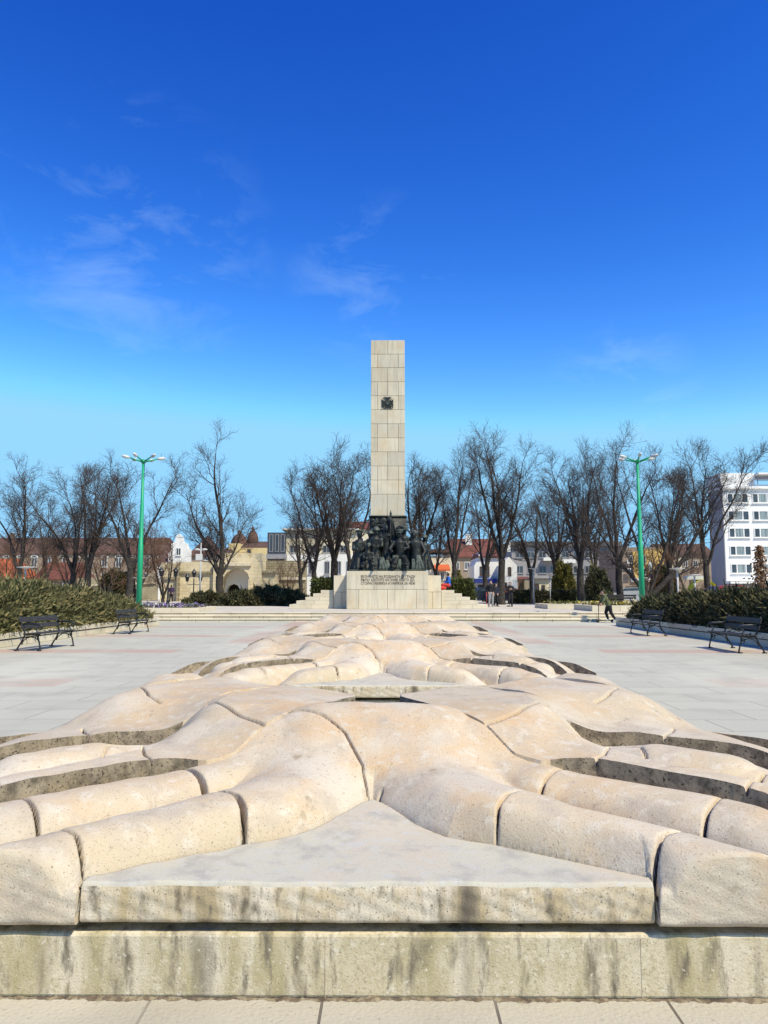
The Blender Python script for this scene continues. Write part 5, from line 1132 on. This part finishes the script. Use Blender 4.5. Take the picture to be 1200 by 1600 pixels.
def car(px, ytop, Y, col, label, rz=0, zb=TZ):
    q = at(px, 935, Y); r_ = thing('parked_car', (q.x, Y, zb), label, 'car', 'parked cars', rz); pm = mat('car_paint', col, .25, .2, noise=(3, tuple(k*.85 for k in col), .4, .7), spec=.6)
    pf = [(-2.1, .32), (-2.12, .62), (-1.98, .82), (-1.2, .92), (-.62, 1.36), (.75, 1.42), (1.55, .98), (2.05, .90), (2.12, .55), (2.08, .30)]
    mb = MB(); n = len(pf)
    for w_, z_ in ((.86, 0), (.90, 1), (.90, 2), (.86, 3)): pass
    rows = [(-.84, 1.0), (-.88, 1.0), (.88, 1.0), (.84, 1.0)]
    vs = []; 
    for y, s in ((-.86, .97), (-.80, 1.0), (.80, 1.0), (.86, .97)):
        for x, z in pf: vs.append((x*s, y*(.84 if z > 1.1 else 1), z if z < 1.1 else z*(1 if s == 1 else .985)))
    fs = []
    for k in range(3):
        for i in range(n): fs.append((k*n+i, k*n+(i+1) % n, (k+1)*n+(i+1) % n, (k+1)*n+i))
    fs += [tuple(range(n)), tuple(range(3*n, 4*n))[::-1]]
    mb.add(vs, fs).build('body', pm, r_, True, bevel=.03)
    g = MB()
    for s in (-1, 1): g.add([(-.98, s*.80, .96), (-.55, s*.745, 1.31), (.70, s*.745, 1.36), (1.32, s*.80, 1.0)], [(0, 1, 2, 3)])
    g.add([(-1.17, -.66, .97), (-1.17, .66, .97), (-.67, .6, 1.34), (-.67, -.6, 1.34)], [(0, 1, 2, 3)]); g.add([(1.50, -.66, 1.03), (1.50, .66, 1.03), (.82, .6, 1.40), (.82, -.6, 1.40)], [(3, 2, 1, 0)])
    o = g.build('windows', M['glass'], r_); md = o.modifiers.new('s', 'SOLIDIFY'); md.thickness = .05; md.offset = 0
    for x in (-1.32, 1.3):
        for y in (-.80, .80):
            w_ = MB().tube([(x, y-.1, .32), (x, y+.1, .32)], .32, 18).build('wheel', M['iron'], r_, True); MB().tube([(x, y-.11, .32), (x, y+.11, .32)], .18, 14).build('rim', M['lamp_grey'], w_, True)
    for s in (-.6, .6): MB().box((-2.08, s, .68), (.08, .32, .14)).build('headlight', M['lamp_glass'], r_, bevel=.02)
    return r_
car(757, 922, 70, (.03, .035, .05), 'dark blue car parked left of the standing boys', .3); car(1132, 918, 48, (.42, .04, .035), 'red car whose roof shows above the right bank, before the hotel', .2, zb=TZ+.0)
car(985, 930, 70, (.45, .46, .48), 'silver car parked behind the dark bench near the right lamp post', -.2); car(95, 905, 70, (.55, .56, .58), 'pale car glimpsed between trunks over the left bank', .1); car(787, 932, 72, (.22, .05, .04), 'dark red car parked behind the standing boys', .1)

# ------------------------------------------------------------------ people
def person(loc, h, label, pose, cols, rz=0, hood=False, hair='hair', group=None):
    """pose: joints in units of body height, facing -y; cols: jacket, trousers, shoes"""
    r_ = thing('person', loc, label, 'person', group, rz); J = {k: Vector(v)*h for k, v in pose.items()}
    b = MB(); hd = J['head']; f = J.get('face', Vector((0, -1, 0))).normalized(); side = f.cross(Vector((0, 0, 1))).normalized(); upv = side.cross(f)
    b.ell(hd, (.047*h, .055*h, .066*h), 14, 10); b.tube([hd-Vector((0, 0, .02*h)), J['neck']], .032*h, 10)
    b.ell(hd+f*.056*h-upv*.008*h, (.012*h, .012*h, .016*h), 8, 6); b.ell(hd+f*.035*h-upv*.045*h, (.028*h,)*3, 8, 6)
    for s in (-1, 1): b.ell(hd+side*s*.050*h-upv*.005*h, (.010*h, .014*h, .018*h), 8, 6)
    for s, e, w in (('L', 'elbL', 'hanL'), ('R', 'elbR', 'hanR')):
        H = J[w]; d = (H-J[e]).normalized(); b.tube([J[e], H], [.028*h, .018*h], 8); b.tube([H, H+d*.045*h], [.020*h, .024*h], 8)
        q = d.cross(Vector((0, 1, 0.2))).normalized()
        for k in range(4): o_ = q*(-.018+.012*k)*h; b.tube([H+d*.04*h+o_, H+d*(.072+.006*(k in (1, 2)))*h+o_, H+d*.088*h+o_*.8+f*.012*h], [.0062*h, .0058*h, .005*h], 6)
        b.tube([H+d*.012*h+q*.02*h, H+d*.035*h+q*.038*h, H+d*.055*h+q*.036*h+f*.008*h], [.008*h, .0065*h, .0055*h], 6)
    b.tube([J['neck'], J['chest']], [.034*h, .06*h], 8); b.tube([J['chest'], J['hip']], .06*h, 8)
    remesh(b, 'body', M['skin'], r_, .0085 if h < 2 else .02, 2)
    o = MB()
    for dx, dz, rr in ((0, .018, .052), (0, .0, .050)): o.ell(hd-f*.012*h+Vector((0, 0, dz*h)), (rr*h, rr*1.08*h, .058*h), 14, 10)
    ho = o.build('hair', M[hair] if isinstance(hair, str) else hair, r_, True)
    j = MB(); sw = .105*h; ax = (J['shL']-J['shR']).normalized()
    j.tube([J['neck']+Vector((0, 0, -.012*h)), J['chest']], [.05*h, .09*h], 12); j.tube([J['shL'], (J['shL']+J['shR'])/2, J['shR']], [.05*h, .07*h, .05*h], 12)
    for q in (-.5, 0, .5): j.tube([J['chest']+ax*q*.09*h, (J['chest']+J['hip'])/2+ax*q*.085*h, J['hip']+ax*q*.085*h-Vector((0, 0, .03*h))], [.068*h, .066*h, .068*h], 12)
    for s, e, w in (('shL', 'elbL', 'hanL'), ('shR', 'elbR', 'hanR')): j.tube([J[s], J[e], J[e]*.12+J[w]*.88], [.048*h, .040*h, .031*h], 10)
    if hood: j.tube([J['neck']-f*.045*h+Vector((0, 0, .03*h)), J['neck']-f*.055*h-Vector((0, 0, .02*h))], [.05*h, .055*h], 10)
    remesh(j, 'jacket', cols[0], r_, .014, 4)
    t = MB(); t.tube([J['hip']+ax*.05*h, J['hip']-ax*.05*h], .078*h, 12)
    for s in 'LR': t.tube([J['hip']+(ax if s == 'L' else -ax)*.05*h, J['kn'+s], J['ft'+s]*.9+J['kn'+s]*.1], [.078*h, .052*h, .036*h], 10)
    remesh(t, 'trousers', cols[1], r_, .014, 3)
    for s in 'LR':
        F = J['ft'+s]; fd = J.get('toe'+s, f*1); fd = (fd-Vector((0, 0, fd.z*(1 if 'toe'+s not in J else 0)))).normalized(); m = MB()
        m.tube([F-fd*.03*h+Vector((0, 0, .0)), F+fd*.045*h-Vector((0, 0, .008*h)), F+fd*.10*h-Vector((0, 0, .012*h))], [.030*h, .028*h, .018*h], 10); remesh(m, 'shoe', cols[2], r_, .010, 2)
    return r_
def stand(arms='down', f=(0, -1, 0)):
    P = dict(head=(0, 0, .93), face=f, neck=(0, .01, .85), chest=(0, .01, .74), hip=(0, .01, .52), shL=(.105, .01, .80), shR=(-.105, .01, .80), elbL=(.145, .03, .63), elbR=(-.145, .03, .63), hanL=(.15, -.03, .49), hanR=(-.15, -.03, .49), knL=(.06, 0, .28), knR=(-.06, -.01, .28), ftL=(.065, .01, .025), ftR=(-.07, 0, .025))
    if arms == 'phone': P.update(elbL=(.14, -.02, .64), hanL=(.04, -.15, .70), elbR=(-.14, -.02, .64), hanR=(-.05, -.15, .69))
    if arms == 'pocket': P.update(elbL=(.165, .04, .64), hanL=(.10, -.05, .54), elbR=(-.165, .04, .64), hanR=(-.10, -.05, .54))
    return P
BLK = cloth('black_cloth', (.018, .018, .022)); NVY = cloth('navy_cloth', (.025, .03, .05)); GRY = cloth('grey_cloth', (.30, .30, .31)); WHT = cloth('white_cloth', (.70, .69, .67)); OLV = cloth('olive_cloth', (.11, .12, .06)); PUR = cloth('dark_purple_cloth', (.055, .035, .075)); BLC = cloth('blue_cloth', (.02, .12, .50)); REDC = cloth('red_cloth', (.50, .05, .04)); SHW = cloth('pale_shoes', (.55, .55, .54))
G3 = 'boys standing together on the terrace'
def pos(px, Y, zb=TZ): q = at(px, 945, Y); return (q.x, Y, zb)
person(pos(797.5, 53.5), 1.70, 'person in white and black top with black trousers, standing alone near the boys in black', stand('phone', (-.8, -.6, 0)), (BLK, BLK, BLK), rz=0, group=G3)
# white front panel and shoulders of the top
person(pos(767, 53), 1.78, 'person in black jacket and grey trousers holding the red kick scooter', stand('pocket', (.7, -.7, 0)), (BLK, GRY, SHW), group=G3)
person(pos(774.5, 54.2), 1.62, 'person all in black standing close behind the scooter holder', stand('pocket', (.9, .2, 0)), (NVY, BLK, BLK), group=G3)
person(pos(267, 78), 1.72, 'person in dark purple jacket standing at the wall beside the twin lantern', stand('pocket', (-.4, .9, 0)), (PUR, BLK, BLK))
st_ = on(700, 922, 1.55); sit = dict(head=(0, 0, .62), face=(-.9, -.3, 0), neck=(0, .01, .54), chest=(0, .02, .43), hip=(0, .04, .20), shL=(.10, .02, .49), shR=(-.10, .02, .49), elbL=(.13, -.03, .34), elbR=(-.13, -.04, .34), hanL=(.04, -.17, .28), hanR=(-.06, -.17, .28), knL=(.07, -.24, .22), knR=(-.09, -.25, .22), ftL=(.06, -.26, .03), ftR=(-.10, -.27, .03))
zs_ = at(600, 922, 46.7).z
person((at(700.5, 922, 48).x, 48.2, zs_+.0), 1.55, 'person in a bright blue jacket sitting on top of the right stone stairs', sit, (BLC, REDC, BLK), rz=R(-75))
bg_ = thing('red_bag', (at(691, 922, 47.6).x, 47.6, zs_), 'red bag lying on the top step beside the seated person in blue', 'bag'); MB().ell((0, 0, .13), (.26, .18, .14), 14, 8).build('bag_body', REDC, bg_, True); MB().tube([(-.12, 0, .24), (-.06, 0, .34), (.06, 0, .34), (.12, 0, .24)], .015, 6).build('strap', REDC, bg_, True)
# white panels on the standing boy: worn vest
def vest(px, Y, h):
    pass
# kick scooters
def scooter(loc, rz, col, label, hb=.92):
    r_ = thing('kick_scooter', loc, label, 'scooter', 'kick scooters', rz); c = mat('scooter_paint', col, .35, .3, noise=(9, tuple(k*.8 for k in col), .4, .7))
    MB().box((.22, 0, .095), (.52, .11, .022)).build('deck', c, r_, bevel=.008); MB().tube([(-.05, 0, .10), (-.17, 0, .22), (-.13, 0, hb)], .019, 8).build('stem', c, r_, True)
    MB().tube([(-.13, -.24, hb), (-.13, .24, hb)], .016, 8).build('handlebar', M['iron'], r_, True); MB().tube([(-.17, 0, .24), (-.20, .0, .10)], .022, 8).build('fork', c, r_, True)
    for x in (-.20, .52): MB().tube([(x, -.018, .08), (x, .018, .08)], .08, 18).build('wheel', M['iron'], r_, True)
    return r_
scooter(pos(761, 52.6), R(70), (.50, .06, .05), 'red kick scooter standing in front of the person in black and grey', 1.0)
sc_l = on(931, 971, 0); 
scooter((sc_l.x-.10, 37.0, 0), R(8), (.03, .03, .035), 'black kick scooter ridden across the plaza before the steps', .95)
ride = dict(head=(-.13, 0, .905), face=(-1, -.1, -.25), neck=(-.085, 0, .825), chest=(-.05, 0, .72), hip=(.05, 0, .51), shL=(-.07, .10, .78), shR=(-.07, -.10, .78), elbL=(-.14, .13, .65), elbR=(-.15, -.13, .65), hanL=(-.20, .12, .575), hanR=(-.20, -.13, .575), knL=(-.035, .03, .30), knR=(.10, -.05, .29), ftL=(.03, .02, .085), ftR=(.225, -.06, .085), toeL=(-1, 0, 0), toeR=(-.8, 0, -.6))
person((sc_l.x+.17, 37.0, 0), 1.58, 'person in an olive hooded jacket pushing along on a black kick scooter', ride, (OLV, BLK, SHW), hood=True)
